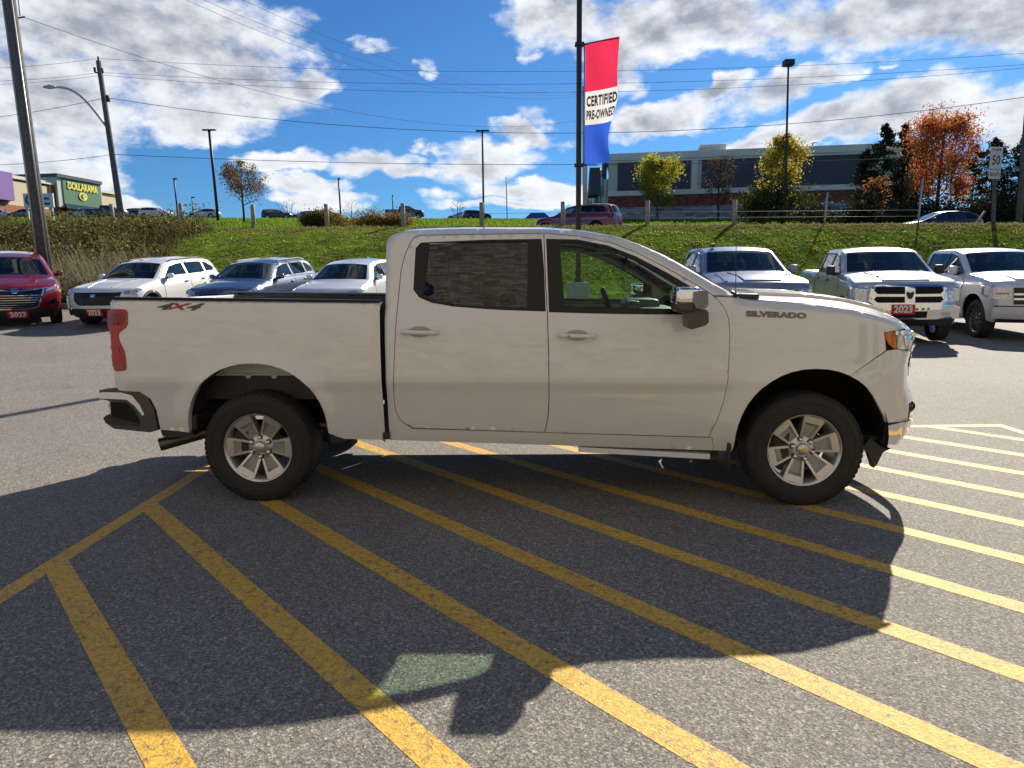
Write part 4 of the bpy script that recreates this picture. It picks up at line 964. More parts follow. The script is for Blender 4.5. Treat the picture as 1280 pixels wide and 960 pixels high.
def terrain():
    xs = sorted(set(list(np.arange(-60, 61, 1.5))+[-400,-250,-160,-110,-80,80,110,160,250,400]))
    sheet('parking_lot', xs, lambda x, t: t, [-60,-30,-12]+list(np.arange(-6, 20.2, .7))+[20.3], lot_z, M['asphalt'], 0, 'open asphalt parking lot with speckled grey surface')
    sheet('grass_bank', xs, lambda x, t: YF+t*(crest(x)+.8-YF), list(np.linspace(0, 1, 26)), lambda x, y: bank_z(x, min(y, crest(x))), M['soil'], .0, 'green grassy bank rising behind the parked vehicles')
    sheet('road', xs, lambda x, t: crest(x)+.8+t*11.5, [0, .5, 1], far_z, M['road'], 0, 'road along the top of the bank')
    sheet('far_ground', xs, lambda x, t: crest(x)+12.3+t*(900-crest(x)), [0,.002,.004,.008,.013,.02,.03,.04,.05,.06,.07,.08,.09,.10,.11,.12,.13,.14,.15,.17,.2,.3,.5,1], far_z, M['field'], 0, 'green verge and plateau beyond the road')
    # kerb at the foot of the bank
    b = MB(); 
    for i in range(len(xs)-1):
        x0, x1 = xs[i], xs[i+1]; z0, z1 = lot_z(x0, YF), lot_z(x1, YF)
        V = [(x0,YF-.16,z0-.02),(x0,YF-.16,z0+.13),(x0,YF+.02,z0+.13),(x1,YF-.16,z1-.02),(x1,YF-.16,z1+.13),(x1,YF+.02,z1+.13)]; b.add(V, [(0,3,4,1),(1,4,5,2)], 0, False)
    o = b.build('kerb', mat('kerb_concrete', (.38,.36,.33), .85, noise_amt=.15)); o['kind'] = 'structure'
    # painted hatching
    pm = mat('yellow_road_paint', (.66, .40, .045), .7); t, p = nodes(pm); c = t.nodes.new('ShaderNodeTexCoord')
    n = t.nodes.new('ShaderNodeTexNoise'); n.inputs['Scale'].default_value = 26; n.inputs['Detail'].default_value = 9; n.inputs['Roughness'].default_value = .75; t.links.new(c.outputs['Object'], n.inputs['Vector'])
    v = t.nodes.new('ShaderNodeTexVoronoi'); v.feature = 'DISTANCE_TO_EDGE'; v.inputs['Scale'].default_value = 13
    nv = t.nodes.new('ShaderNodeTexNoise'); nv.inputs['Scale'].default_value = 9; nv.inputs['Detail'].default_value = 4; t.links.new(c.outputs['Object'], nv.inputs['Vector'])
    mxv = t.nodes.new('ShaderNodeMix'); mxv.data_type = 'VECTOR'; mxv.inputs[0].default_value = .14; t.links.new(c.outputs['Object'], mxv.inputs[4]); t.links.new(nv.outputs['Color'], mxv.inputs[5]); t.links.new(mxv.outputs[1], v.inputs['Vector'])
    r1 = t.nodes.new('ShaderNodeMapRange'); r1.inputs[1].default_value = .0; r1.inputs[2].default_value = .028; r1.inputs[3].default_value = .0; r1.inputs[4].default_value = 1; t.links.new(v.outputs['Distance'], r1.inputs[0])
    r2 = t.nodes.new('ShaderNodeMapRange'); r2.inputs[1].default_value = .36; r2.inputs[2].default_value = .47; t.links.new(n.outputs[0], r2.inputs[0])
    big = t.nodes.new('ShaderNodeTexNoise'); big.inputs['Scale'].default_value = 1.6; t.links.new(c.outputs['Object'], big.inputs['Vector'])
    r3 = t.nodes.new('ShaderNodeMapRange'); r3.inputs[1].default_value = .40; r3.inputs[2].default_value = .60; r3.inputs[3].default_value = 1.0; r3.inputs[4].default_value = 0.0; t.links.new(big.outputs[0], r3.inputs[0])
    mxx = t.nodes.new('ShaderNodeMath'); mxx.operation = 'MAXIMUM'; t.links.new(r1.outputs[0], mxx.inputs[0]); t.links.new(r3.outputs[0], mxx.inputs[1])
    mn = t.nodes.new('ShaderNodeMath'); mn.operation = 'MULTIPLY'; t.links.new(mxx.outputs[0], mn.inputs[0]); t.links.new(r2.outputs[0], mn.inputs[1])
    mc = t.nodes.new('ShaderNodeMix'); mc.data_type = 'RGBA'; mc.inputs[6].default_value = (.13,.11,.08,1); t.links.new(mn.outputs[0], mc.inputs[0])
    sp_ = t.nodes.new('ShaderNodeTexVoronoi'); sp_.inputs['Scale'].default_value = 110; t.links.new(c.outputs['Object'], sp_.inputs['Vector'])
    yr = t.nodes.new('ShaderNodeValToRGB'); ssp = t.nodes.new('ShaderNodeSeparateColor'); t.links.new(sp_.outputs['Color'], ssp.inputs[0]); t.links.new(ssp.outputs[0], yr.inputs[0])
    yr.color_ramp.elements[0].color = (.50,.28,.03,1); yr.color_ramp.elements[1].color = (.74,.48,.08,1); t.links.new(yr.outputs[0], mc.inputs[7]); t.links.new(mc.outputs[2], p.inputs['Base Color'])
    bp = t.nodes.new('ShaderNodeBump'); bp.inputs['Strength'].default_value = .4; bp.inputs['Distance'].default_value = .004; t.links.new(sp_.outputs['Distance'], bp.inputs['Height']); t.links.new(bp.outputs[0], p.inputs['Normal'])
    th = R(131.1); nx, ny = -math.sin(th), math.cos(th); dx, dy = math.cos(th), math.sin(th)
    X0, X1, Y1, Y0 = -2.62, 5.03, 7.0, -2.2
    root = None
    def strip_poly(c0, c1):
        # clip the band c0<n.p<c1 to the marked rectangle
        poly = [(X0+.11, Y0), (X1-.10, Y0), (X1-.10, Y1-.10), (X0+.11, Y1-.10)]
        def clip(poly, f):
            out = []
            for i in range(len(poly)):
                a, b_ = poly[i], poly[(i+1) % len(poly)]; fa, fb = f(a), f(b_)
                if fa >= 0: out.append(a)
                if fa*fb < 0: tt = fa/(fa-fb); out.append((a[0]+(b_[0]-a[0])*tt, a[1]+(b_[1]-a[1])*tt))
            return out
        poly = clip(poly, lambda p_: nx*p_[0]+ny*p_[1]-c0)
        return clip(poly, lambda p_: c1-(nx*p_[0]+ny*p_[1])) if poly else []
    b = MB()
    def lay(poly):
        d = [tuple(q) for q in densify(poly, .5)]; b.add([(x, y, lot_z(x, y)+.0013) for x, y in d], [list(range(len(d)))], 0, False)
    for k in range(-4, 16):
        c0 = -.561-.661*k; P = strip_poly(c0, c0+.125)
        if len(P) > 2: lay(P)
    lay([(X0, Y0), (X0+.11, Y0), (X0+.11, Y1), (X0, Y1)]); lay([(X0+.11, Y1-.10), (X1, Y1-.10), (X1, Y1), (X0+.11, Y1)]); lay([(X1-.10, Y0), (X1, Y0), (X1, Y1-.10), (X1-.10, Y1-.10)])
    o = b.build('painted_hatching', pm); o['kind'] = 'structure'

def blades(name, pts, h, w, n, m, lean=.35, zf=None, label=None):
    """many thin leaf blades in one mesh (uncountable ground cover); pts: (x,y,scale)"""
    P = np.array(pts); K = len(P)*n; base = np.repeat(P, n, axis=0)
    rnd = np.random.rand(K, 6); sc = base[:, 2:3]
    a = rnd[:, 0]*2*np.pi; off = (rnd[:, 1:2]**.5)*sc*h*.55; bx = base[:, 0]+np.cos(a*3.1)*off[:, 0]; by = base[:, 1]+np.sin(a*3.1)*off[:, 0]
    bz = np.array([(zf or terr)(x, y) for x, y in zip(base[:, 0], base[:, 1])])-.01
    hh = h*sc[:, 0]*(.55+.9*rnd[:, 2]); ln = lean*hh*(.3+rnd[:, 3]*1.4); ww = w*(.6+.8*rnd[:, 4])
    ca, sa = np.cos(a), np.sin(a)
    V = np.zeros((K, 5, 3))
    for i, (f, wf, lf) in enumerate(((0, -1, 0), (0, 1, 0), (.6, .7, .42), (.6, -.7, .42), (1, 0, 1))):
        V[:, i, 0] = bx-sa*ww*wf*.5+ca*ln*lf; V[:, i, 1] = by+ca*ww*wf*.5+sa*ln*lf; V[:, i, 2] = bz+hh*f-(ln*.35*lf)
    idx = np.arange(K)[:, None]*5
    quads = (idx+np.array([0, 1, 2, 3])); tris = idx+np.array([3, 2, 4])
    me = bpy.data.meshes.new(name); me.from_pydata(V.reshape(-1, 3).tolist(), [], quads.tolist()+tris.tolist()); me.materials.append(m); me.update()
    o = bpy.data.objects.new(name, me); COL.objects.link(o); o['kind'] = 'stuff'
    if label: o['label'] = label
    return o

def leaves(name, C, size, m, parent, flat=.6, K=None):
    """C: (n,3) leaf centres; one small quad-pair leaf clump each"""
    C = np.array(C); n = len(C); A = np.random.randn(n, 3); A /= np.linalg.norm(A, axis=1)[:, None]; B = np.random.randn(n, 3); B = np.cross(A, B); B /= np.linalg.norm(B, axis=1)[:, None]
    s = size*(.6+.8*np.random.rand(n, 1)); V = np.stack([C-A*s, C+B*s*flat, C+A*s, C-B*s*flat], 1)
    me = bpy.data.meshes.new(name); me.from_pydata(V.reshape(-1, 3).tolist(), [], (np.arange(n)[:, None]*4+np.arange(4)).tolist()); me.materials.append(m); me.update()
    o = bpy.data.objects.new(name, me); COL.objects.link(o); o.parent = parent; return o

def broadleaf(loc, H, Wd, crown_z, leafm, barkm, label, cat, group=None, nleaf=2500, lsize=.12, sparse=1.0, spread=1.0, seed=1, name='broadleaf_tree', shape='oval', levels=4):
    rs = random.Random(seed); np.random.seed(seed); root = empty(name, loc, 0, label, cat, group); b = MB(); tips = []
    def grow(p, d, r, ln, lv):
        q = p; pts = [p]; rad = [r]
        k = 4
        for i in range(k):
            d = (d+Vector((rs.uniform(-.16, .16), rs.uniform(-.16, .16), rs.uniform(-.04, .12)))).normalized(); q = q+d*ln/k; pts.append(q); rad.append(r*(1-.42*(i+1)/k))
            if lv <= 2: tips.append((q, ln))
        b.tube(pts, rad, 7 if lv > 2 else 4, 0, False)
        if lv == 0: return
        nb = 3 if lv > 1 else 3
        for i in range(nb):
            az_ = rs.uniform(0, 6.28); sp = rs.uniform(.35, .85)*spread; e = Vector((math.cos(az_)*sp, math.sin(az_)*sp, 1 if shape != 'wide' else .55)).normalized()
            s = pts[rs.randint(2, k)]; dd = (d*.55+e*.75).normalized(); grow(s, dd, r*.56, ln*rs.uniform(.62, .82), lv-1)
    th = H*crown_z
    trunk = [Vector((0, 0, -.2)), Vector((.01*H, 0, th*.5)), Vector((0, .01*H, th)), Vector((0, 0, H*.62)), Vector((.01*H, 0, H*.86))]
    tr = H*.016+.02; b.tube(trunk, [tr*1.25, tr, tr*.9, tr*.5, tr*.15], 9, 0, False)
    n = 11
    for i in range(n):
        t = i/(n-1); z = th+(H*.80-th)*t; az_ = i*2.4+rs.uniform(-.4, .4)
        wv = math.sin(math.pi*min(1, .22+.78*t)*.95)**.8 if shape == 'oval' else (1-t*.85 if shape == 'cone' else (.95-.35*t))
        rr = Wd*.5*wv; up = .65 if shape != 'wide' else .28
        e = Vector((math.cos(az_), math.sin(az_), up)).normalized(); grow(Vector((0, 0, z)), e, tr*.42*(1-t*.5), rr*.62, levels-2)
    b.build('trunk', barkm, root)
    if nleaf:
        C = []; wts = tips
        for i in range(nleaf):
            p, ln = rs.choice(wts); s = ln*.24*sparse+.05; C.append((p.x+rs.gauss(0, s), p.y+rs.gauss(0, s), min(H, p.z+rs.gauss(0, s*.8))))
        leaves('crown', C, lsize, leafm, root)
    return root
def conifer(loc, H, Wd, m, barkm, label, cat, group=None, seed=1, n=3600, name='conifer_tree'):
    rs = random.Random(seed); np.random.seed(seed); root = empty(name, loc, 0, label, cat, group); b = MB(); b.tube([(0,0,-.2),(0,0,H*.5),(0,0,H*.97)], [H*.016,H*.01,.01], 7, 0, False); C = []
    nb = 90
    for i in range(nb):
        t = (i+rs.random())/nb; z = H*(.06+.93*t); rr = Wd*.5*(1-t)**.68*rs.uniform(.55, 1.15)+.05; a = rs.uniform(0, 6.283); dz = -rr*.12
        e = Vector((math.cos(a)*rr, math.sin(a)*rr, dz)); b.tube([(0, 0, z), (e.x, e.y, z+dz)], [.02, .006], 3, 0, False)
        for k in range(int(n/nb)):
            u = rs.random()**.6; C.append((e.x*u+rs.gauss(0, .07+.10*rr*u), e.y*u+rs.gauss(0, .07+.10*rr*u), z+dz*u+rs.gauss(0, .07+.05*H*.1)))
    b.build('trunk', barkm, root); leaves('crown', C, .085*H/6, m, root, .35); return root
def shrub(loc, wx, wy, h, m, label, cat, group=None, n=900, seed=1, lsize=.07, name='shrub', barkm=None):
    rs = random.Random(seed); np.random.seed(seed); root = empty(name, loc, 0, label, cat, group); b = MB(); C = []
    lumps = [(rs.uniform(-.5, .5)*wx*.8, rs.uniform(-.5, .5)*wy*.7, rs.uniform(.35, .8)*h, rs.uniform(.25, .5)) for _ in range(9)]
    for (x, y, z, s) in lumps: b.tube([(x*.4, y*.4, -.1), (x*.8, y*.8, z*.6), (x, y, z)], [.03, .02, .008], 4, 0, False)
    for i in range(n):
        x, y, z, s = rs.choice(lumps); C.append((x+rs.gauss(0, wx*.13), y+rs.gauss(0, wy*.16), abs(z+rs.gauss(0, h*.22))))
    b.build('stem', barkm or M['bark'], root); leaves('foliage', C, lsize, m, root); return root
M['bark'] = mat('bark', (.075, .06, .048), .9, noise_amt=.3, noise_scale=14)
M['bark_d'] = mat('dark_bark', (.045, .036, .032), .9)
# ------------------------------------------------------------------ buildings
def facade(P1, P2):
    P1 = Vector(P1); P2 = Vector(P2); ux = Vector((P2.x-P1.x, P2.y-P1.y, 0)); Lh = ux.length; ux.normalize(); n = Vector((ux.y, -ux.x, 0))   # n towards the viewer
    z0 = P1.z
    def W_(u, z, o): return (P1.x+ux.x*u+n.x*o, P1.y+ux.y*u+n.y*o, z0+z)
    def px(px_, py_):
        d = ray(px_, py_); o = Vector((0, 0, CAM_H)); t = (P1-o).dot(n)/d.dot(n); Q = o+d*t; return (Q-P1).dot(ux), Q.z-z0
    def box(b, u0, u1, za, zb, o0, o1, mi=0):
        V = [W_(u, z, o) for z in (za, zb) for (u, o) in ((u0, o0), (u1, o0), (u1, o1), (u0, o1))]
        b.add(V, [(0,1,2,3)[::-1], (4,5,6,7), (0,4,5,1)[::-1], (1,5,6,2)[::-1], (2,6,7,3)[::-1], (3,7,4,0)[::-1]], mi, False)
    def flat(b, poly, o0, o1, mi=0):
        n_ = len(poly); V = [W_(u, z, o0) for u, z in poly]+[W_(u, z, o1) for u, z in poly]
        F = [(i, (i+1) % n_, n_+(i+1) % n_, n_+i) for i in range(n_)]+[tuple(range(n_)), tuple(range(n_, 2*n_))[::-1]]; b.add(V, F, mi, False)
    return W_, px, box, flat, Lh
def stone_mat(name, c, bw, rh, mortar):
    m = mat(name, c, .85); t, p = nodes(m); co = t.nodes.new('ShaderNodeTexCoord'); mp_ = t.nodes.new('ShaderNodeMapping'); mp_.inputs['Rotation'].default_value = (R(90), 0, 0); t.links.new(co.outputs['Object'], mp_.inputs[0])
    br = t.nodes.new('ShaderNodeTexBrick'); br.inputs['Scale'].default_value = 1; br.inputs['Brick Width'].default_value = bw; br.inputs['Row Height'].default_value = rh; br.inputs['Mortar Size'].default_value = .008; br.inputs['Bias'].default_value = 0; br.offset = .37; br.squash = 1.3; br.squash_frequency = 3
    br.inputs['Color1'].default_value = (*[x*.55 for x in c], 1); br.inputs['Color2'].default_value = (*[min(1, x*1.5) for x in c], 1); br.inputs['Mortar'].default_value = (*mortar, 1)
    t.links.new(mp_.outputs[0], br.inputs['Vector']); t.links.new(br.outputs['Color'], p.inputs['Base Color'])
    b = t.nodes.new('ShaderNodeBump'); b.inputs['Strength'].default_value = .6; b.inputs['Distance'].default_value = .03; t.links.new(br.outputs['Fac'], b.inputs['Height']); b.invert = True; t.links.new(b.outputs[0], p.inputs['Normal']); return m
M['beige'] = mat('beige_stucco', (.68,.65,.58), .9, noise_amt=.06, noise_scale=.6)
M['beige_d'] = mat('grey_beige_stucco', (.52,.51,.48), .9, noise_amt=.06, noise_scale=.5)
M['slate'] = mat('slate_panel', (.060,.065,.085), .8, noise_amt=.08, noise_scale=.6)
M['redband'] = stone_mat('red_brick', (.20,.055,.035), .5, .2, (.16,.07,.05))
M['stonebase'] = stone_mat('grey_stone', (.27,.28,.30), .9, .35, (.2,.2,.2))
M['cream'] = mat('cream_stucco', (.62,.52,.36), .9, noise_amt=.05, noise_scale=.5)
M['green'] = mat('green_sign_face', (.045,.15,.085), .7, noise_amt=.06, noise_scale=.5)
M['purple'] = mat('purple_panel', (.20,.10,.38), .7)
M['yellow'] = mat('yellow_letters', (.80,.68,.02), .5)
M['concrete'] = mat('concrete', (.36,.36,.34), .9, noise_amt=.12, noise_scale=5, bump=.2, bump_scale=40)
M['steel_d'] = mat('dull_steel', (.22,.23,.24), .6, metal=.3)
M['wood'] = mat('weathered_pole_wood', (.095,.10,.095), .9, noise_amt=.35, noise_scale=7, bump=.4, bump_scale=30)
M['wood_l'] = mat('pale_post_wood', (.30,.285,.25), .9, noise_amt=.25, noise_scale=9)
M['galv'] = mat('galvanised', (.42,.43,.44), .45, metal=.6)
M['blackpole'] = mat('black_painted_steel', (.012,.012,.014), .5)
M['blueroof'] = mat('blue_roof', (.005,.035,.15), .95, spec=.1)
M['blueroof'].node_tree.nodes['Principled BSDF'].inputs['IOR'].default_value = 1.0
M['wirem'] = mat('wire', (.03,.035,.05), .7)

def buildings():
    P1 = at(760, 272, 95); P2 = at(1150, 268, 88.5); P2.z = P1.z
    W_, px, box, flat, Lh = facade(P1, P2); H = px(760, 193)[1]
    r = empty('retail_building', P1, 0, 'long low retail building with grey panels above a red brick band and stone base', 'building')
    inv = Matrix.Translation(-P1)
    def bld(b, name, m, par=None):
        b.v = [v-np.array(P1[:]) for v in b.v]; return b.build(name, m, par or r)
    b = MB(); box(b, 0, Lh-.5, -.5, H-.9, -30, 0); bld(b, 'wall', M['beige_d'])
    b = MB(); box(b, -.4, Lh-.2, H-.85, H-.0, -30.4, .35); box(b, -.25, Lh-.3, H-1.15, H-.85, -30.2, .18); bld(b, 'cornice', M['beige'])
    zt = px(800, 202)[1]; zb = px(800, 238)[1]; zr0 = px(800, 244.5)[1]; zr1 = px(800, 259)[1]
    for (a, c) in ((772, 863), (877, 1080)):
        b = MB(); u0, u1 = px(a, 220)[0], px(c, 220)[0]; box(b, u0, u1, zb, zt, 0, .10); bld(b, 'wall_panel', M['slate'])
    b = MB(); box(b, -.05, Lh-.45, zr0, zb-.03, -30, .16); bld(b, 'white_sill_band', M['beige'])
    b = MB(); box(b, -.03, Lh-.47, zr1, zr0-.003, -30, .06); bld(b, 'red_brick_band', M['redband'])
    b = MB(); box(b, -.04, Lh-.46, -.6, zr1-.003, -30, .10); bld(b, 'stone_base', M['stonebase'])
    b = MB(); u0, u1 = px(884, 183)[0], px(910, 183)[0]; box(b, u0, u1, H, H+1.0, -6, -2); box(b, u0-.8, u1, H+.7, H+1.05, -6.2, -1.8); bld(b, 'roof_hatch', M['beige'])
    b = MB(); u = px(1023, 183)[0]; b.tube([W_(u, H, -3), W_(u, H+.9, -3), W_(u+.5, H+1.0, -3)], .12, 6); bld(b, 'roof_vent', M['galv'])
    for pxx in (868,):
        b = MB(); u = px(pxx, 220)[0]; box(b, u-.35, u+.35, zr0, H-1.15, .0, .22); bld(b, 'pilaster', M['beige'])
    # the entrance side, seen end-on at the left corner: white and black sign shapes and a pitched canopy
    Q1 = Vector((P1.x, P1.y, P1.z)); Q2 = at(733, 272, 125); Q2.z = P1.z
    W2, px2, box2, flat2, L2 = facade(Q2, Q1)
    H2 = px2(757, 206)[1]
    def bb2(b, name, m): return bld(b, name, m)
    b = MB(); box2(b, 0, L2, -.5, H*.62, -.6, .05); bb2(b, 'entrance_wall', M['beige_d'])
    mm = [mat('white_sign_face', (.62,.63,.65), .7), M['slate'], mat('tan_canopy', (.34,.25,.16), .8)]
    for i in range(7):
        u = L2*(i+.1)/7; b = MB(); flat2(b, [(u, 1.2+i*.2), (u+L2*.09, .8+i*.2), (u+L2*.11, 3.2+i*.3), (u+L2*.03, 4.0+i*.3)], .1, .5); bb2(b, 'sign_panel', mm[i % 3])
        b = MB(); flat2(b, [(u+L2*.02, 4.0+i*.3), (u+L2*.10, 3.3+i*.3), (u+L2*.12, 5.0+i*.35), (u+L2*.07, 5.5+i*.35)], .15, .6); bb2(b, 'sign_panel', mm[(i+1) % 3])
    b = MB(); flat2(b, [(L2*.86, 3.0), (L2*1.0, 3.0), (L2*.97, 6.6)], 1.0, 2.4); bb2(b, 'canopy', M['slate'])
    # grey stone-veneer showroom behind the camera (reflected in the pickup's paint and glass)
    M['veneer'] = stone_mat('stacked_stone', (.31,.285,.245), .27, .075, (.10,.095,.085))
    r = empty('showroom_building', (0, -4.6, 0), 0, 'stacked stone showroom wall mirrored in the rear side window of the pickup', 'building')
    b = MB(); b.box(-30, 26, -12, 0, 0, 12.6); b.build('wall', M['veneer'], r)
    b = MB(); b.box(-30.3, 26.3, -12.3, .5, 12.61, 13.6); b.build('fascia', M['beige_d'], r)
    b = MB()
    for i in range(5): b.box(6+i*2.6, 7.3+i*2.6, .005, .03, .4, 3.2)
    b.build('showroom_window', M['glass_dark'], r)
    # discount store to the left
    P1 = at(-14, 268, 118); P2 = at(150, 268, 150); P2.z = P1.z = 12.0
    W_, px, box, flat, Lh = facade(P1, P2)
    r = empty('discount_store', P1, 0, 'cream store with a green sign tower lettered in yellow, far left', 'building')
    O = np.array(P1[:])
    def bld2(b, name, m, par=None):
        b.v = [v-O for v in b.v]; return b.build(name, m, par or r)
    def seg(a, c, yt, yb, o0, o1, name, m, n=1):
        b = MB(); u0, zt = px(a, yt); u1, _ = px(c, yt); zb = px(a, yb)[1]; box(b, u0, u1, zb, zt, o0, o1); return bld2(b, name, m)
    u_all = px(148, 250)[0]
    seg(7, 62, 224, 262, -14, 0, 'wall', M['cream']); seg(118, 150, 240.5, 262, -14, -.2, 'wall', M['cream'])
    b = MB(); u0, z0 = px(7, 222.5); u1, z1 = px(66, 228); box(b, u0, u1, (z0+z1)/2-.2, (z0+z1)/2+.35, -14.2, .3); bld2(b, 'cornice', M['beige'])
    b = MB(); u0, z0 = px(118, 239); u1, z1 = px(150, 242); box(b, u0, u1, (z0+z1)/2-.2, (z0+z1)/2+.3, -14.2, .2); bld2(b, 'cornice', M['beige'])
    b = MB(); box(b, -4, u_all, -3, px(30, 258)[1], -14, .12); bld2(b, 'brick_base', mat('orange_brick', (.32,.14,.07), .9, noise_amt=.1, noise_scale=.5))
    seg(-20, 9, 211, 247, -10, .8, 'purple_sign_tower', M['purple'])
    seg(60, 72, 230, 268, -14, .2, 'brick_pier', mat('red_pier', (.22,.07,.045), .9))
    tw = seg(66, 121, 221, 258, -12, .7, 'sign_tower', M['beige_d'])
    u0, zt = px(72.5, 223); u1, _ = px(119.5, 223); zb = px(72.5, 254)[1]; b = MB(); box(b, u0, u1, zb, zt, .7, .85); bld2(b, 'green_sign', M['green'])
    b = MB(); box(b, px(66,222)[0]-.3, u1+.3, zt+.1, zt+.7, -12.2, 1.1); bld2(b, 'tower_cornice', M['slate'])
    b = MB(); box(b, u0, u1, px(90, 262)[1], zb-.1, .5, 1.2); bld2(b, 'store_front', M['glass_dark'])
    # the lettering and round emblem
    ua, za = px(79, 235); ub, _ = px(116, 235); V, F = textmesh('DOLLARAMA', 1, .035); w = V[:, 0].max()-V[:, 0].min(); k = (ub-ua)/w; hz = px(97, 230.5)[1]-px(97, 239.5)[1]; hh = V[:, 1].max()-V[:, 1].min()
    Q = [W_((ua+ub)/2+x*k, (px(97, 235)[1])+y*hz/hh, 1.0) for x, y in V[:, :2]]; b = MB(); b.add(Q, F, 0, False); bld2(b, 'sign_lettering', M['yellow'])
    uc, zc = px(98.5, 246); rr = abs(px(98.5, 241)[1]-zc); uk = (px(103.5, 246)[0]-uc)
    b = MB(); flat(b, [(uc+uk*math.cos(a), zc+rr*math.sin(a)) for a in np.linspace(0, 2*math.pi, 25)[:-1]], .86, .98); bld2(b, 'round_emblem', M['yellow'])
    b = MB(); flat(b, [(uc+uk*.55*math.cos(a)-.05, zc+rr*.62*math.sin(a)) for a in np.linspace(0, 2*math.pi, 20)[:-1]], .985, 1.05)
    bld2(b, 'emblem_disc', M['green'])
    b = MB(); flat(b, [(uc-uk*.18, zc-rr*.5), (uc+uk*.25, zc-rr*.5), (uc+uk*.25, zc+rr*.45), (uc-uk*.18, zc+rr*.2)], 1.05, 1.1); bld2(b, 'emblem_mark', M['yellow'])
    # white board sign
    P = at(48, 268, 88); r = empty('board_sign', P, 0, 'white board sign with a blue letter, half hidden by the big pole', 'sign')
    c0 = at(29, 242, 88)-P; c1 = at(68, 259, 88)-P; b = MB(); b.box(c0.x, c1.x, -.1, .1, c1.z, c0.z); b.build('board', mat('white_board', (.62,.64,.66), .6), r)
    for xx_ in (c0.x+.2, c1.x-.45): b = MB(); b.box(xx_, xx_+.25, -.1, .1, -1.5, c1.z); b.build('post', M['galv'], r)
    V, F = textmesh('G', 1.9, .06); b = MB(); b.add([(c0.x+.85+x, -.13, (c0.z+c1.z)/2+y) for x, y in V[:, :2]], F, 0, False); b.build('letter', mat('blue_letters', (.05,.12,.30), .6), r)
    b = MB(); b.box(c1.x-1.5, c1.x-.5, -.13, -.1, c0.z-.75, c0.z-.5); b.box(c1.x-1.2, c1.x-.4, -.13, -.1, c1.z+.3, c1.z+.55); b.build('lettering_line', M['slate'], r)
    # blue hipped roof in the distance
    P = at(672, 276, 135); r = empty('pavilion', P, 0, 'distant pavilion with a blue hipped roof left of the flag pole', 'building')
    a = (at(652, 275, 135)-P).x; c = (at(693, 275, 135)-P).x; h = (at(672, 263, 135)-P).z; b = MB()
    b.add([(a, 0, 0), (c, 0, 0), (c, 9, 0), (a, 9, 0), (a*.35, 4.5, h), (c*.45, 4.5, h)], [(0,1,5,4), (1,2,5), (2,3,4,5), (3,0,4)], 0, False); b.build('roof', M['blueroof'], r)
    b = MB(); b.box(a*.9, c*.9, .4, 8.6, -3, -.02); b.build('wall', M['beige'], r)

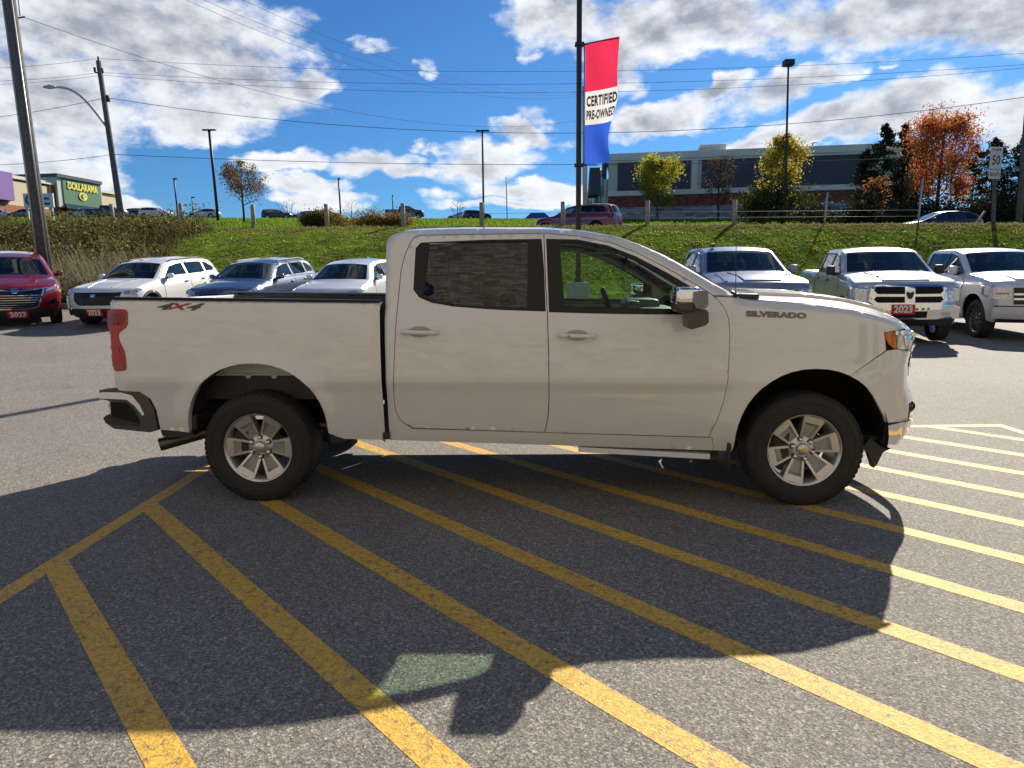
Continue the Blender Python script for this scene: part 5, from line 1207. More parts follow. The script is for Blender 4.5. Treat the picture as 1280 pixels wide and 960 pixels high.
def poles():
    # black pole with the banner
    B = at(722.5, 377, 21); B.z = terr(B.x, 21)
    r = empty('lamp_pole', B, 0, 'tall black square pole on a concrete base with a banner clipped to it', 'lamp pole')
    zt = at(710, 353, 21).z-B.z; b = MB(); b.box(-.31, .31, -.31, .31, -.3, zt, 0, .03); b.build('concrete_base', M['concrete'], r)
    b = MB(); b.box(-.13, .13, -.13, .13, zt, zt+.03); b.box(-.10, .10, -.10, .10, zt+.03, zt+.12); b.build('base_plate', M['blackpole'], r)
    b = MB(); b.box(-.07, .07, -.07, .07, zt+.1, 10.4); b.build('pole', M['blackpole'], r)
    b = MB(); b.box(-.32, .32, -.9, -.1, 10.25, 10.45, 0, .03); b.box(-.32, .32, .1, .9, 10.25, 10.45, 0, .03); b.build('lamp_head', M['blackpole'], r)
    z1 = at(727, 55.5, 21).z-B.z; z0 = at(727, 206.5, 21).z-B.z
    e = at(774, 46.5, 21)-B
    for z in (z1, z0):
        b = MB(); b.box(-.12, .14, -.10, .10, z-.045, z+.045, 0, .01); b.tube([(.05,-.02,z),(.22,-.02,z)], .025, 6); b.build('bracket', M['blackpole'], r)
    # banner: own thing, wavy cloth with three colour fields
    bn = empty('banner', (B.x, B.y-.02, B.z), 0, 'red, white and blue banner reading certified pre-owned, clipped to the black pole', 'banner')
    b = MB(); b.tube([(.15,0,z1),(e.x,0,e.z)], .018, 6); b.build('banner_rod', M['blackpole'], bn)
    b = MB(); b.tube([(.12,0,z0),(.55,0,z0-.01)], .015, 6); b.build('banner_rod', M['blackpole'], bn)
    b = MB(); b.tube([(.155,0,z0),(.155,0,z1)], .022, 6); b.build('hem_tube', M['galv'], bn)
    Ht = z1-z0
    def cloth(u, v):          # u 0..1 across, v 0..1 up
        wtop = e.x-.18; wbot = .78; k = v**.8; w = wbot+(wtop-wbot)*k; w -= .06*math.sin(v*9)*(1-v)
        x = .18+u*w; y = -.05*math.sin(u*5+v*4)*u-.08*math.sin(v*11+u*3)*u*(1-v*.6); z = z0+v*(Ht+(e.z-z1)*u)+.10*(1-v)*u*u*.9
        if v < .5: x -= .10*u**3*math.sin((.5-v)*6.28)
        return (x, y, z)
    fields = [('blue_field', 0, .335, (.035,.11,.62)), ('white_field', .335, .608, (.72,.71,.70)), ('red_field', .608, 1, (.70,.03,.09))]
    for nm, v0, v1, c in fields:
        b = MB(); nu, nv = 24, 20; V = [cloth(i/nu, v0+(v1-v0)*j/nv) for j in range(nv+1) for i in range(nu+1)]
        b.add(V, [(j*(nu+1)+i, j*(nu+1)+i+1, (j+1)*(nu+1)+i+1, (j+1)*(nu+1)+i) for j in range(nv) for i in range(nu)]); b.build(nm, mat(nm, c, .8, trans=.55), bn)
    for txt, v, hh in (('CERTIFIED', .527, .088), ('PRE-OWNED', .415, .078)):
        V, F = textmesh(txt, 1, .042, .0, spacing=1.1); x0, x1 = V[:, 0].min(), V[:, 0].max(); h = V[:, 1].max()-V[:, 1].min(); yc = (V[:, 1].max()+V[:, 1].min())/2
        Q = []
        for x, y, _ in V:
            u = .04+.95*(x-x0)/(x1-x0); p = cloth(u, v+(y-yc)/h*hh); Q.append((p[0], p[1]-.012, p[2]))
        b = MB(); b.add(Q, F, 0, False); b.build('lettering', mat('dark_lettering', (.06,.05,.07), .8), bn)
    # big wooden utility pole, left
    B = at(60, 345, 20.9); B.z = terr(B.x, 20.9)-.2; T = at(10, -14, 20.9)
    r = empty('utility_pole', B, 0, 'large grey wooden utility pole between the red SUV and the white SUV', 'utility pole')
    d = T-B; b = MB(); b.tube([(0,0,0), d*.5, d*1.25], [.175,.165,.145], 16); b.build('pole', M['wood'], r)
    b = MB(); b.tube([(.16,-.12,.1), d*.5+Vector((.14,-.11,0)), d+Vector((.12,-.1,0))], .022, 8); b.tube([(-.12,-.15,.1), d*.5+Vector((-.11,-.14,0)), d+Vector((-.1,-.13,0))], .03, 8); b.build('conduit', M['galv'], r)
    k = at(26, 24, 20.9)-B; b = MB(); b.tube([k+Vector((.0,-.1,0)), k+Vector((.2,-.12,.02))], .02, 6); b.tube([k+Vector((.05,-.1,.05)), k+Vector((.25,-.4,.55))], .012, 6); b.tube([k+Vector((-.25,-.1,.1)), k+Vector((-.55,-.2,1.0))], .02, 6); b.build('pole_fitting', M['darkmetal'], r)
    P0 = T
    # second pole across the road with a street lamp arm
    B = at(154, 276, 44); B.z = far_z(B.x, 44)-.3; T2 = at(123, 76, 44); d = T2-B
    r = empty('utility_pole', B, 0, 'slim leaning utility pole across the road with a curved street lamp arm', 'utility pole')
    b = MB(); b.tube([(0,0,0), d*.5, d], [.20,.17,.14], 10); b.tube([d, d+Vector((0,0,.25))], .05, 6); b.build('pole', M['wood'], r)
    a0 = at(132, 157, 44)-B; a1 = at(64, 109.5, 44)-B; b = MB()
    pts = [a0.lerp(a1, t)+Vector((0,0,1.05*math.sin(math.pi*t)*.72)) for t in np.linspace(0, 1, 12)]; b.tube(pts, [.07]*10+[.05,.05], 7); b.build('lamp_arm', M['galv'], r)
    b = MB(); b.tube([a1+Vector((.25,0,.02)), a1+Vector((-.1,0,.04)), a1+Vector((-.45,0,.04))], [.07,.14,.06], 8); b.build('lamp_head', M['galv'], r)
    for (x_, y_) in ((119, 90), (128, 91)):
        q = at(x_, y_, 44)-B; b = MB(); b.tube([q.lerp(d*.93, .5), q, q+Vector((0,0,.25))], [.05,.07,.09], 6); b.build('insulator', M['darkmetal'], r)
    q = at(135, 127, 44)-B; b = MB(); b.tube([q, q+Vector((0,0,.35))], .12, 8); b.build('junction_box', M['darkmetal'], r)
    # right-hand pole foot with yellow guy guard
    B = at(1273, 292, 40); B.z = far_z(B.x, 40)-.4; T3 = at(1290, 60, 40); d = T3-B
    r = empty('utility_pole', B, 0, 'grey-green utility pole leaning at the right edge of the picture behind the speed sign', 'utility pole'); b = MB(); b.tube([(0,0,0), d*.5, d], [.18,.16,.13], 10); b.build('pole', M['wood'], r)
    a, c = at(1217, 283, 37), at(1231, 264, 37); b = MB(); b.tube([a-Vector((.3,0,.5)), c], .055, 8); tag(b.build('guy_wire_guard', mat('dull_yellow', (.42,.34,.10), .7)), 'slanting dull yellow guy wire guard beside the dark car', 'wire guard')
    # wires along the road
    grp = 'overhead wires strung along the road'
    for (y0, y1, sg, lab) in ((73, 66, .85, 'topmost thin wire spanning the sky from pole to pole'), (90.5, 80, .85, 'upper wire of the close pair under the top wire'), (94, 84, 1.15, 'lower wire of the close pair under the top wire'), (122, 120, 2.0, 'thick cable crossing behind the middle of the banner'), (193, 191, .62, 'lowest cable crossing just above the retail building roof')):
        xx = {73: 123, 90.5: 126, 94: 128, 122: 133, 193: 142}[y0]
        p = at(xx, y0, 44); q = at(1290, y1, 40); wire('overhead_wire', p, q, sg, .010 if y0 < 100 else .016, M['wirem'], lab, 'wire', grp)
        wire('overhead_wire', at(-160, y0+{73: 8, 90.5: 5, 94: 7, 122: 34, 193: 10}[y0], 46), p, .4, .010 if y0 < 100 else .015, M['wirem'], lab.replace('spanning', 'spanning').split(' spanning')[0].split(' crossing')[0]+', left of the lamp arm pole', 'wire', grp)
    # service wires from the near pole off to the right, sagging across the sky
    g2 = 'service wires sagging from the near left pole line'
    s = at(28, 21, 20.9); wire('service_wire', s, at(731, 149, 42), 1.4, .007, M['wirem'], 'single wire sagging from the big left pole down across the grey cloud', 'wire', g2, 40)
    for i, (xa, ya, ye, sg) in enumerate(((190, -20, 119, 1.3), (232, -10, 117, 1.05), (262, -20, 114, 1.05))):
        wire('service_wire', at(xa, ya, 23), at(731, ye, 42), sg, .006, M['wirem'], ['lowest', 'middle', 'uppermost'][i]+' of three wires slanting down from the top edge into the blue sky', 'wire', g2, 40)
    # lot lamps on the hill
    def lamp_(pxt, pyt, pxb, pyb, Y, w, lab, double=True, head=.5):
        Bp = at(pxb, pyb, Y); Tp = at(pxt, pyt, Y); d = Tp-Bp; r = empty('lot_lamp', Bp, 0, lab, 'lamp post', 'parking lot lamps on the hill')
        b = MB(); b.tube([(0,0,-1), d*.5, d], w, 6); b.build('pole', M['blackpole'], r); b = MB()
        if double: b.box(d.x-head*1.6, d.x+head*1.6, -.2, .2, d.z-.02, d.z+.12); 
        else: b.box(d.x-head*.2, d.x+head, -.2, .2, d.z-.02, d.z+.14)
        b.build('lamp_head', M['blackpole'], r)
    lamp_(261.5, 163, 272, 266, 88, .17, 'tall dark lamp post with a twin head behind the small autumn tree'); lamp_(603, 164, 604.5, 272, 88, .13, 'twin-headed lamp post in mid sky above the cab roof')
    lamp_(217.5, 224, 222, 266, 110, .12, 'short lamp post above the white SUV on the hill', False); lamp_(240, 247, 241, 267, 125, .09, 'tiny lamp post left of the autumn tree', False)
    lamp_(423, 224, 426, 268, 112, .13, 'lamp post above the yellow-brown hedge', False, .3); lamp_(490.5, 245, 491.5, 268, 125, .10, 'small lamp post above the right end of the hedge', False, .2); lamp_(632.5, 223, 634, 270, 118, .08, 'thin pole between the twin lamp post and the blue roof', False, .1)
    Bp = at(980.5, 292, 48); Tp = at(985.5, 80, 48); d = Tp-Bp; r = empty('street_lamp', Bp, 0, 'tall street lamp with a black box head above the yellow tree', 'street lamp')
    b = MB(); b.tube([(0,0,-.5), d*.5, d], [.11,.08,.06], 8); b.build('pole', M['blackpole'], r); b = MB(); b.box(d.x-.32, d.x+.32, -.3, .3, d.z-.12, d.z+.24, 0, .04); b.build('lamp_head', M['blackpole'], r)
    # grey pole just right of the banner pole
    Bp = at(731.5, 283, 42); Tp = at(731, 108, 42); d = Tp-Bp; r = empty('steel_post', Bp, 0, 'plain grey post standing behind the banner pole beside the building corner', 'post'); b = MB(); b.tube([(0,0,-.5), d], .14, 8); b.build('pole', M['galv'], r)
    # speed sign
    Bp = at(1240, 300, 28.0); Bp.z = terr(Bp.x, 28)-.1; T = at(1244, 190, 28.0); d = T-Bp; r = empty('speed_sign', Bp, 0, 'white maximum 50 speed sign on a weathered post at the right edge', 'road sign')
    b = MB(); b.obox(d*.5, Vector((1,0,0)), Vector((0,1,0)), d.normalized(), .055, .055, d.length/2+.1); b.build('post', M['wood'], r)
    yaw = R(14); ax = Vector((math.cos(yaw), math.sin(yaw), 0)); nn = Vector((math.sin(yaw), -math.cos(yaw), 0))
    def board(pt, pb, w, nm):
        z0_, z1_ = pb-Bp.z, pt-Bp.z; c = Vector((d.x*.98, d.y-.08, (z0_+z1_)/2)); b = MB(); b.obox(c, ax, nn, Vector((0,0,1)), w/2, .006, (z1_-z0_)/2); return c, b.build(nm, mat('sign_face', (.60,.60,.57), .6, noise_amt=.06), r), (z1_-z0_)
    def write(c, s, size, dz, par, m, sxx=1.0):
        V, F = textmesh(s, size, .012*size); b = MB(); b.add([(c+ax*x*sxx+nn*.010+Vector((0,0,dz+y)))[:] for x, y, _ in V], F, 0, False); b.build('sign_lettering', m, par)
    bl = mat('sign_black', (.02,.02,.02), .6)
    c, o, h = board(at(1245, 184, 28).z, at(1245, 211.5, 28).z, .58, 'sign_board'); write(c, '50', .50, -.10, o, bl, .82); write(c, 'MAXIMUM', .125, .30, o, bl, .72)
    c, o, h = board(at(1245, 212.5, 28).z, at(1245, 224, 28).z, .56, 'lower_plate'); write(c, 'km/h', .26, .0, o, bl, .9)
    # fence of wooden posts with cable
    i = 0; tops = []
    labs = {0: 'in front of the red minivan', 1: 'below the small yellow-green tree', 2: 'right of the bare brown tree', -1: 'below the central lamp post', -2: 'at the right end of the hedge', -3: 'in front of the yellow-brown hedge', -4: 'right of the small autumn tree', -5: 'above the weeds under the lot lamps', -6: 'in front of the dark pickup on the hill', 3: 'thin stake below the big yellow tree', 4: 'tall thin stake before the dark conifers'}
    for k in (-6, -5, -4, -3, -2, -1, 0, 1, 2, 3, 4):
        x = 2.27+3.52*k; y = crest(x); th_ = k >= 3; hgt = {3: 1.25, 4: 1.75}.get(k, 1.0+.1*(k < -4)); w = .10 if not th_ else .035; z = crest_z(x)
        fp = empty('fence_post', (x, y, z), 0, 'weathered pale fence post '+labs[k] if not th_ else 'thin grey stake '+labs[k].split('stake ')[1], 'fence post', 'fence posts along the top of the bank')
        b = MB(); tl = .05 if th_ else random.uniform(-.02, .02)
        b.tube([(0,0,-.3), (tl*.5,0,hgt*.5), (tl,0,hgt)], [w, w*.97, w*.93], 10 if not th_ else 6); b.build('post', M['wood_l'] if not th_ else M['galv'], fp)
        tops.append(Vector((x, y-.1, z)))
    for j, hz in enumerate((.28, .52)):
        b = MB(); b.tube([t+Vector((0, 0, hz)) for t in tops[5:]], .007, 4); tag(b.build('fence_cable', M['steel_d']), ['lower', 'upper'][j]+' thin fence cable running past the posts in front of the retail building', 'fence cable', 'fence cables')
# ------------------------------------------------------------------ parked vehicles
def taper(xf, kf, xr, kr):
    return lambda x, z: kf*np.clip(x-xf, 0, 2)**2+kr*np.clip(xr-x, 0, 2)**2
def suv_spec(paint, **kw):
    sp = dict(paint=paint, wb=2.78, rt=.36, sill=.27, fil=.07, grid=.07, clad=M['plastic'],
      keys=[(3.30,.24,.22,0),(3.40,.35,.24,0),(3.42,.62,.26,0),(3.38,.82,.24,0),(3.26,.93,.20,.02),(2.85,1.01,.12,.05),(2.38,1.07,.08,.05),(2.30,1.09,.13,.02),(1.66,1.45,.07,.05),(1.2,1.53,0,.05),(.3,1.555,0,.05),(-.35,1.52,0,.05),(-.68,1.46,-.08,.03),(-.84,1.12,-.10,0),(-.90,.95,-.10,0),(-.93,.6,-.12,0),(-.86,.30,-.1,0)],
      seg=dict(lower=(0,1), bumper=(1,4), hood=(4,6), cowl=(6,7), windshield=(7,8), roof=(8,12), rear_window=(12,13), tailgate=(13,16)),
      hw=[(.2,.85),(.3,.88),(.5,.915),(.75,.925),(.92,.905),(1.02,.87),(1.1,.83),(1.45,.66),(1.62,.58)], yfun=taper(3.0, .55, -.4, .35),
      win=[(2.02,1.12),(1.60,1.39),(1.2,1.455),(.3,1.475),(-.30,1.43),(-.60,1.26),(-.45,1.17),(.4,1.135)],
      panes=[[(1.96,1.14),(1.58,1.37),(1.2,1.43),(.93,1.445),(.95,1.145)],[(.86,1.145),(.84,1.447),(.2,1.452),(-.02,1.44),(.02,1.155)],[(-.08,1.165),(-.10,1.43),(-.30,1.405),(-.54,1.26),(-.42,1.185)]],
      seams=[[(.90,1.12),(.91,.45),(.93,.40)],[(2.05,1.11),(2.18,.95),(2.16,.60),(2.10,.42)],[(-.02,1.12),(.05,.85),(.30,.60),(.42,.42)],[(.42,.42),(2.10,.42)]],
      handles=[(1.08,.98),(.22,1.0)], mirror=(1.92,1.10), mirror_size=(.10,.10,.13), seats=[(1.15,-.36,.62),(1.15,.36,.62),(.25,-.36,.62),(.25,.36,.62)], dash=(2.05,1.02), spokes=10)
    sp.update(kw); return sp
def truck_spec(paint, **kw):
    sp = dict(paint=paint, wb=3.66, rt=.40, sill=.42, truck=True, fil=.05, grid=.075,
      keys=[(4.22,.38,.18,0),(4.30,.47,.20,0),(4.33,.72,.20,0),(4.30,.86,.18,0),(4.27,1.10,.18,0),(4.18,1.20,.16,.03),(3.8,1.28,.1,.06),(3.18,1.34,.06,.06),(3.08,1.37,.14,.02),(2.42,1.80,.06,.03),(2.1,1.86,0,.05),(1.0,1.865,0,.05),(.90,1.80,-.03,.0),(.90,1.47,-.05,0),(.90,1.345,0,0),(-1.05,1.365,0,0),(-1.10,1.30,-.02,0),(-1.12,.50,-.03,0)],
      seg=dict(lower=(0,1), bumper=(1,5), hood=(5,7), cowl=(7,8), windshield=(8,9), roof=(9,12), rear_window=(12,13), cab_rear=(13,14), bedtop=(14,15), tailgate=(15,17)),
      hw=[(.3,.94),(.5,.98),(.85,1.005),(1.1,.99),(1.25,.965),(1.36,.925),(1.80,.77),(1.95,.72)], yfun=taper(3.95, .9, -.8, .2),
      win=[(2.98,1.40),(2.38,1.73),(2.1,1.79),(1.10,1.80),(1.06,1.36),(2.96,1.34)],
      panes=[[(2.88,1.41),(2.36,1.70),(2.1,1.755),(2.02,1.76),(2.04,1.375),(2.86,1.37)],[(1.92,1.375),(1.92,1.765),(1.16,1.77),(1.13,1.385)]],
      seams=[[(1.98,1.84),(2.0,.50)],[(3.04,1.36),(3.12,1.1),(3.10,.7),(3.02,.50)],[(1.02,1.8),(.98,.8),(1.0,.50)],[(1.0,.50),(3.02,.50)],[(.92,1.34),(.92,.45)]],
      handles=[(2.18,1.20),(1.18,1.22)], mirror=(2.78,1.34), mirror_size=(.12,.12,.20), seats=[(2.0,-.40,.98),(2.0,.40,.98),(1.15,-.40,.98),(1.15,.40,.98)], dash=(2.80,1.30), spokes=6, flares=[(0,.5,.46,.46,.2,.012),(3.66,.5,.46,.46,.2,.012)])
    sp.update(kw); return sp
def rect(v0, v1, t0, t1): return [(v0, t0), (v1, t0), (v1, t1), (v0, t1)]
def sp_(ctx, name, m, polys, off, skirt=.012, par=None, grid=.06, mirror=False):
    for p in polys:
        for q in (both(p) if mirror else [p]):
            b = MB(); ctx['sh'].stripp(b, q, (), off, grid, skirt); o = b.build(name, m, par or ctx['root'])
    return o
def front_red(c):
    S = c['S']; t0, t1 = S[2]-.20, S[3]+.02
    g = sp_(c, 'grille', M['black_trim'], [[(-.44, t0+.06), (-.30, t0), (.30, t0), (.44, t0+.06), (.56, t1), (-.56, t1)]], .012)
    for k in range(6): t = t0+.04+k*.055; w = .36+.028*k; sp_(c, 'grille_bar', M['chrome'], [rect(-w, w, t-.004, t+.004)], .02, .01, g)
    fr = [(-.46, t0+.05), (-.31, t0-.012), (.31, t0-.012), (.46, t0+.05), (.60, t1+.01), (.57, t1+.01), (.43, t0+.07), (.29, t0+.008), (-.29, t0+.008), (-.43, t0+.07), (-.57, t1+.01), (-.60, t1+.01)]
    sp_(c, 'grille_frame', M['chrome'], [fr], .026, .02, g)
    sp_(c, 'chrome_wing', M['chrome'], [[(.10, t1-.06), (.55, t1-.015), (.80, t1+.06), (.55, t1+.01), (.10, t1-.03)]], .03, .02, g, mirror=True)
    e = [(.085*math.cos(a), t1-.05+.055*math.sin(a)) for a in np.linspace(0, 2*math.pi, 21)[:-1]]; sp_(c, 'round_emblem', M['chrome'], [e], .045, .02, g)
    lamp(c, [(.60, S[3]-.04), (.88, S[3]+.02), (.89, S[4]-.03), (.64, S[3]+.05)], [(3.05,.87),(3.30,.80),(3.40,.84),(3.28,.90)])
    sp_(c, 'lower_bumper', M['plastic'], [[(-.86, S[1]-.02), (.86, S[1]-.02), (.84, S[2]-.19), (.50, S[2]-.24), (-.50, S[2]-.24), (-.84, S[2]-.19)]], .008)
    sp_(c, 'fog_lamp_recess', M['black_trim'], [[(.62, S[2]-.10), (.84, S[2]-.12), (.84, S[2]+.03), (.70, S[2]-.02)]], .01, mirror=True)
    plate(c, S[2]-.33, .02, .04)
def front_white(c):
    S = c['S']; t0, t1 = S[2]-.06, S[3]+.04
    g = sp_(c, 'grille', M['black_trim'], [[(-.42, t0), (.42, t0), (.56, t0+.10), (.60, t1), (-.60, t1), (-.56, t0+.10)]], .014)
    sp_(c, 'crest_emblem', M['chrome'], [[(-.07, t1-.05), (-.05, t1-.12), (.05, t1-.12), (.07, t1-.05)]], .03, .015, g)
    lamp(c, [(.66, S[3]-.02), (.86, S[3]+.0), (.87, S[4]-.04), (.64, S[3]+.07)], [(3.02,.90),(3.30,.84),(3.40,.86),(3.26,.93)], 'clear_lens')
    sp_(c, 'daytime_lamp', M['clear_lens'], [[(.80, S[2]-.15), (.85, S[2]-.15), (.86, S[3]-.05), (.81, S[3]-.05)]], .012, mirror=True)
    sp_(c, 'lower_bumper', M['plastic'], [[(-.86, S[1]-.06), (.86, S[1]-.06), (.84, S[2]-.18), (.55, S[2]-.14), (-.55, S[2]-.14), (-.84, S[2]-.18)]], .010)
    plate(c, S[2]-.22, 0, .04)
    for s_ in (-1, 1): sp_(c, 'hood_crease', c['paint'], [[(s_*.30, S[4]+.06), (s_*.33, S[4]+.06), (s_*.50, S[6]-.05), (s_*.42, S[6]-.05)] if s_ > 0 else [(s_*.33, S[4]+.06), (s_*.30, S[4]+.06), (s_*.42, S[6]-.05), (s_*.50, S[6]-.05)]], .008, .008)
def front_plain(c):
    S = c['S']; sp_(c, 'grille', M['black_trim'], [rect(-.40, .40, S[2]+.0, S[3])], .012)
    lamp(c, [(.55, S[3]-.03), (.86, S[3]), (.87, S[4]-.03), (.56, S[3]+.06)], [(3.02,.90),(3.30,.84),(3.40,.86),(3.26,.93)])
    sp_(c, 'lower_bumper', M['plastic'], [rect(-.80, .80, S[1]-.04, S[2]-.22)], .010)
    for s_ in (-1, 1):
        b = MB(); b.tube([(1.45,s_*.575,1.49),(1.2,s_*.58,1.545),(0,s_*.58,1.57),(-.45,s_*.56,1.52)], .014, 6)
        if c.get('rails'): b.build('roof_rail', M['steel_d'], c['root'])
    b = MB(); b.prism([(-.30,1.555),(-.15,1.62),(-.38,1.57)], -.02, .02); b.build('roof_fin', c['paint'], c['root'])
def hood_power(c, w=.42):
    S = c['S']
    sp_(c, 'hood_bulge', c['paint'], [[(-w*1.05, S[5]+.10), (w*1.05, S[5]+.10), (w*1.35, S[7]-.08), (-w*1.35, S[7]-.08)]], .018, .018, grid=.08)
def front_crossbar(c):
    S = c['S']; t0, t1 = S[3]-.06, S[4]+.02; hood_power(c, .40)
    g = sp_(c, 'grille', M['chrome'], [[(-.60, t0-.03), (.60, t0-.03), (.70, t0+.06), (.66, t1-.02), (.56, t1+.04), (-.56, t1+.04), (-.66, t1-.02), (-.70, t0+.06)]], .030, .03)
    tm = (t0+t1)/2+.005
    for (a, b_) in ((t0+.02, tm-.025), (tm+.025, t1-.0)):
        for s_ in (1, -1):
            P = [(.09, a), (.55, a), (.61, (a+b_)/2), (.57, b_), (.09, b_)]; P = P if s_ > 0 else [(-x, y) for x, y in P][::-1]; sp_(c, 'grille_opening', M['gap'], [P], .034, .004, g)
    sp_(c, 'head_emblem', M['darkmetal'], [[(-.03, tm-.07), (.03, tm-.07), (.06, tm+.01), (.065, tm+.06), (.035, tm+.07), (0, tm+.045), (-.035, tm+.07), (-.065, tm+.06), (-.06, tm+.01)]], .045, .012, g, grid=.03)
    lamp(c, [(.74, t0+.02), (.93, t0+.05), (.93, t1-.01), (.70, t1+.03)], [(3.98,.92),(4.20,.90),(4.30,.90),(4.26,1.10),(4.02,1.11)], inner=None)
    b = MB(); c['sh'].sidep(b, [(3.97,.93),(4.05,.92),(4.06,1.10),(4.0,1.10)], (), .012, .04, .01); b2 = b.mirror_y(); b.build('side_marker', M['amber'], c['root']); b2.build('side_marker', M['amber'], c['root'])
    sp_(c, 'front_bumper', M['chrome'], [[(-.93, S[1]+.05), (.93, S[1]+.05), (.94, S[2]+.02), (.80, S[2]+.06), (-.80, S[2]+.06), (-.94, S[2]+.02)]], .05, .05)
    sp_(c, 'bumper_opening', M['gap'], [rect(-.30, .30, S[1]+.08, S[1]+.20)], .054, .004); sp_(c, 'fog_lamp', M['clear_lens'], [rect(.58, .74, S[1]+.10, S[1]+.19)], .055, .004, mirror=True)
    sp_(c, 'air_dam', M['plastic'], [rect(-.86, .86, S[0]+.005, S[1]+.05)], .012, .02)
    plate(c, S[2]-.02, -.12, .065)
def front_blue(c):
    S = c['S']; hood_power(c, .34)
    for s_ in (-1, 1): sp_(c, 'hood_ridge', c['paint'], [rect(.66, .72, S[5]+.10, S[7]-.12) if s_ > 0 else rect(-.72, -.66, S[5]+.10, S[7]-.12)], .016, .016)
    sp_(c, 'grille', M['black_trim'], [rect(-.62, .62, S[2]+.05, S[4]-.03)], .012); sp_(c, 'front_bumper', M['chrome'], [rect(-.93, .93, S[1], S[2]-.03)], .03, .03)
    lamp(c, [(.66, S[3]+.08), (.92, S[3]+.08), (.92, S[4]-.02), (.66, S[4]-.02)], [(4.05,1.02),(4.28,1.0),(4.26,1.10),(4.05,1.12)])
    b = MB(); b.prism([(2.15,1.905),(2.2,1.97),(2.05,1.98),(2.02,1.91)], -.50, -.44); b.build('roof_fin', M['plastic'], c['root'])
def front_big_lamps(c):
    S = c['S']; hood_power(c, .46)
    g = sp_(c, 'grille', M['darkmetal'], [rect(-.60, .60, S[2]+.04, S[4]-.01)], .02)
    for k in range(2): t = S[3]+.0+k*.10; sp_(c, 'grille_bar', M['chrome'], [rect(-.60, .60, t-.02, t+.02)], .035, .02, g)
    lamp(c, [(.63, S[3]+.0), (.93, S[3]+.0), (.93, S[4]-.0), (.63, S[4]-.0)], [(4.02,.92),(4.25,.88),(4.30,.88),(4.27,1.12),(4.0,1.12)],
         inner=[([(.66, S[3]+.03), (.90, S[3]+.03), (.90, S[3]+.07), (.66, S[3]+.07)], 'clear_lens', 'lamp_reflector'), ([(.66, S[3]+.10), (.90, S[3]+.10), (.90, S[3]+.13), (.66, S[3]+.13)], 'amber', 'turn_lamp'), ([(.66, S[4]-.06), (.90, S[4]-.06), (.90, S[4]-.03), (.66, S[4]-.03)], 'clear_lens', 'lamp_reflector')])
    b = MB(); c['sh'].sidep(b, [(3.96,.95),(4.03,.93),(4.02,1.10),(3.97,1.11)], (), .012, .04, .01); b2 = b.mirror_y(); b.build('side_marker', M['amber'], c['root']); b2.build('side_marker', M['amber'], c['root'])
    sp_(c, 'front_bumper', c['paint'], [rect(-.95, .95, S[1]-.0, S[2]-.02)], .04, .04); sp_(c, 'bumper_gap', M['gap'], [rect(-.93, .93, S[2]-.01, S[2]+.01)], .006, .004)
    b = MB(); c['sh'].sidep(b, [(3.02,1.02),(3.05,1.02),(3.14,1.17),(3.12,1.22),(3.07,1.18),(3.08,1.14)], (), .012, .03, .01); b2 = b.mirror_y(); b.build('fender_vent', M['chrome'], c['root']); b2.build('fender_vent', M['chrome'], c['root'])

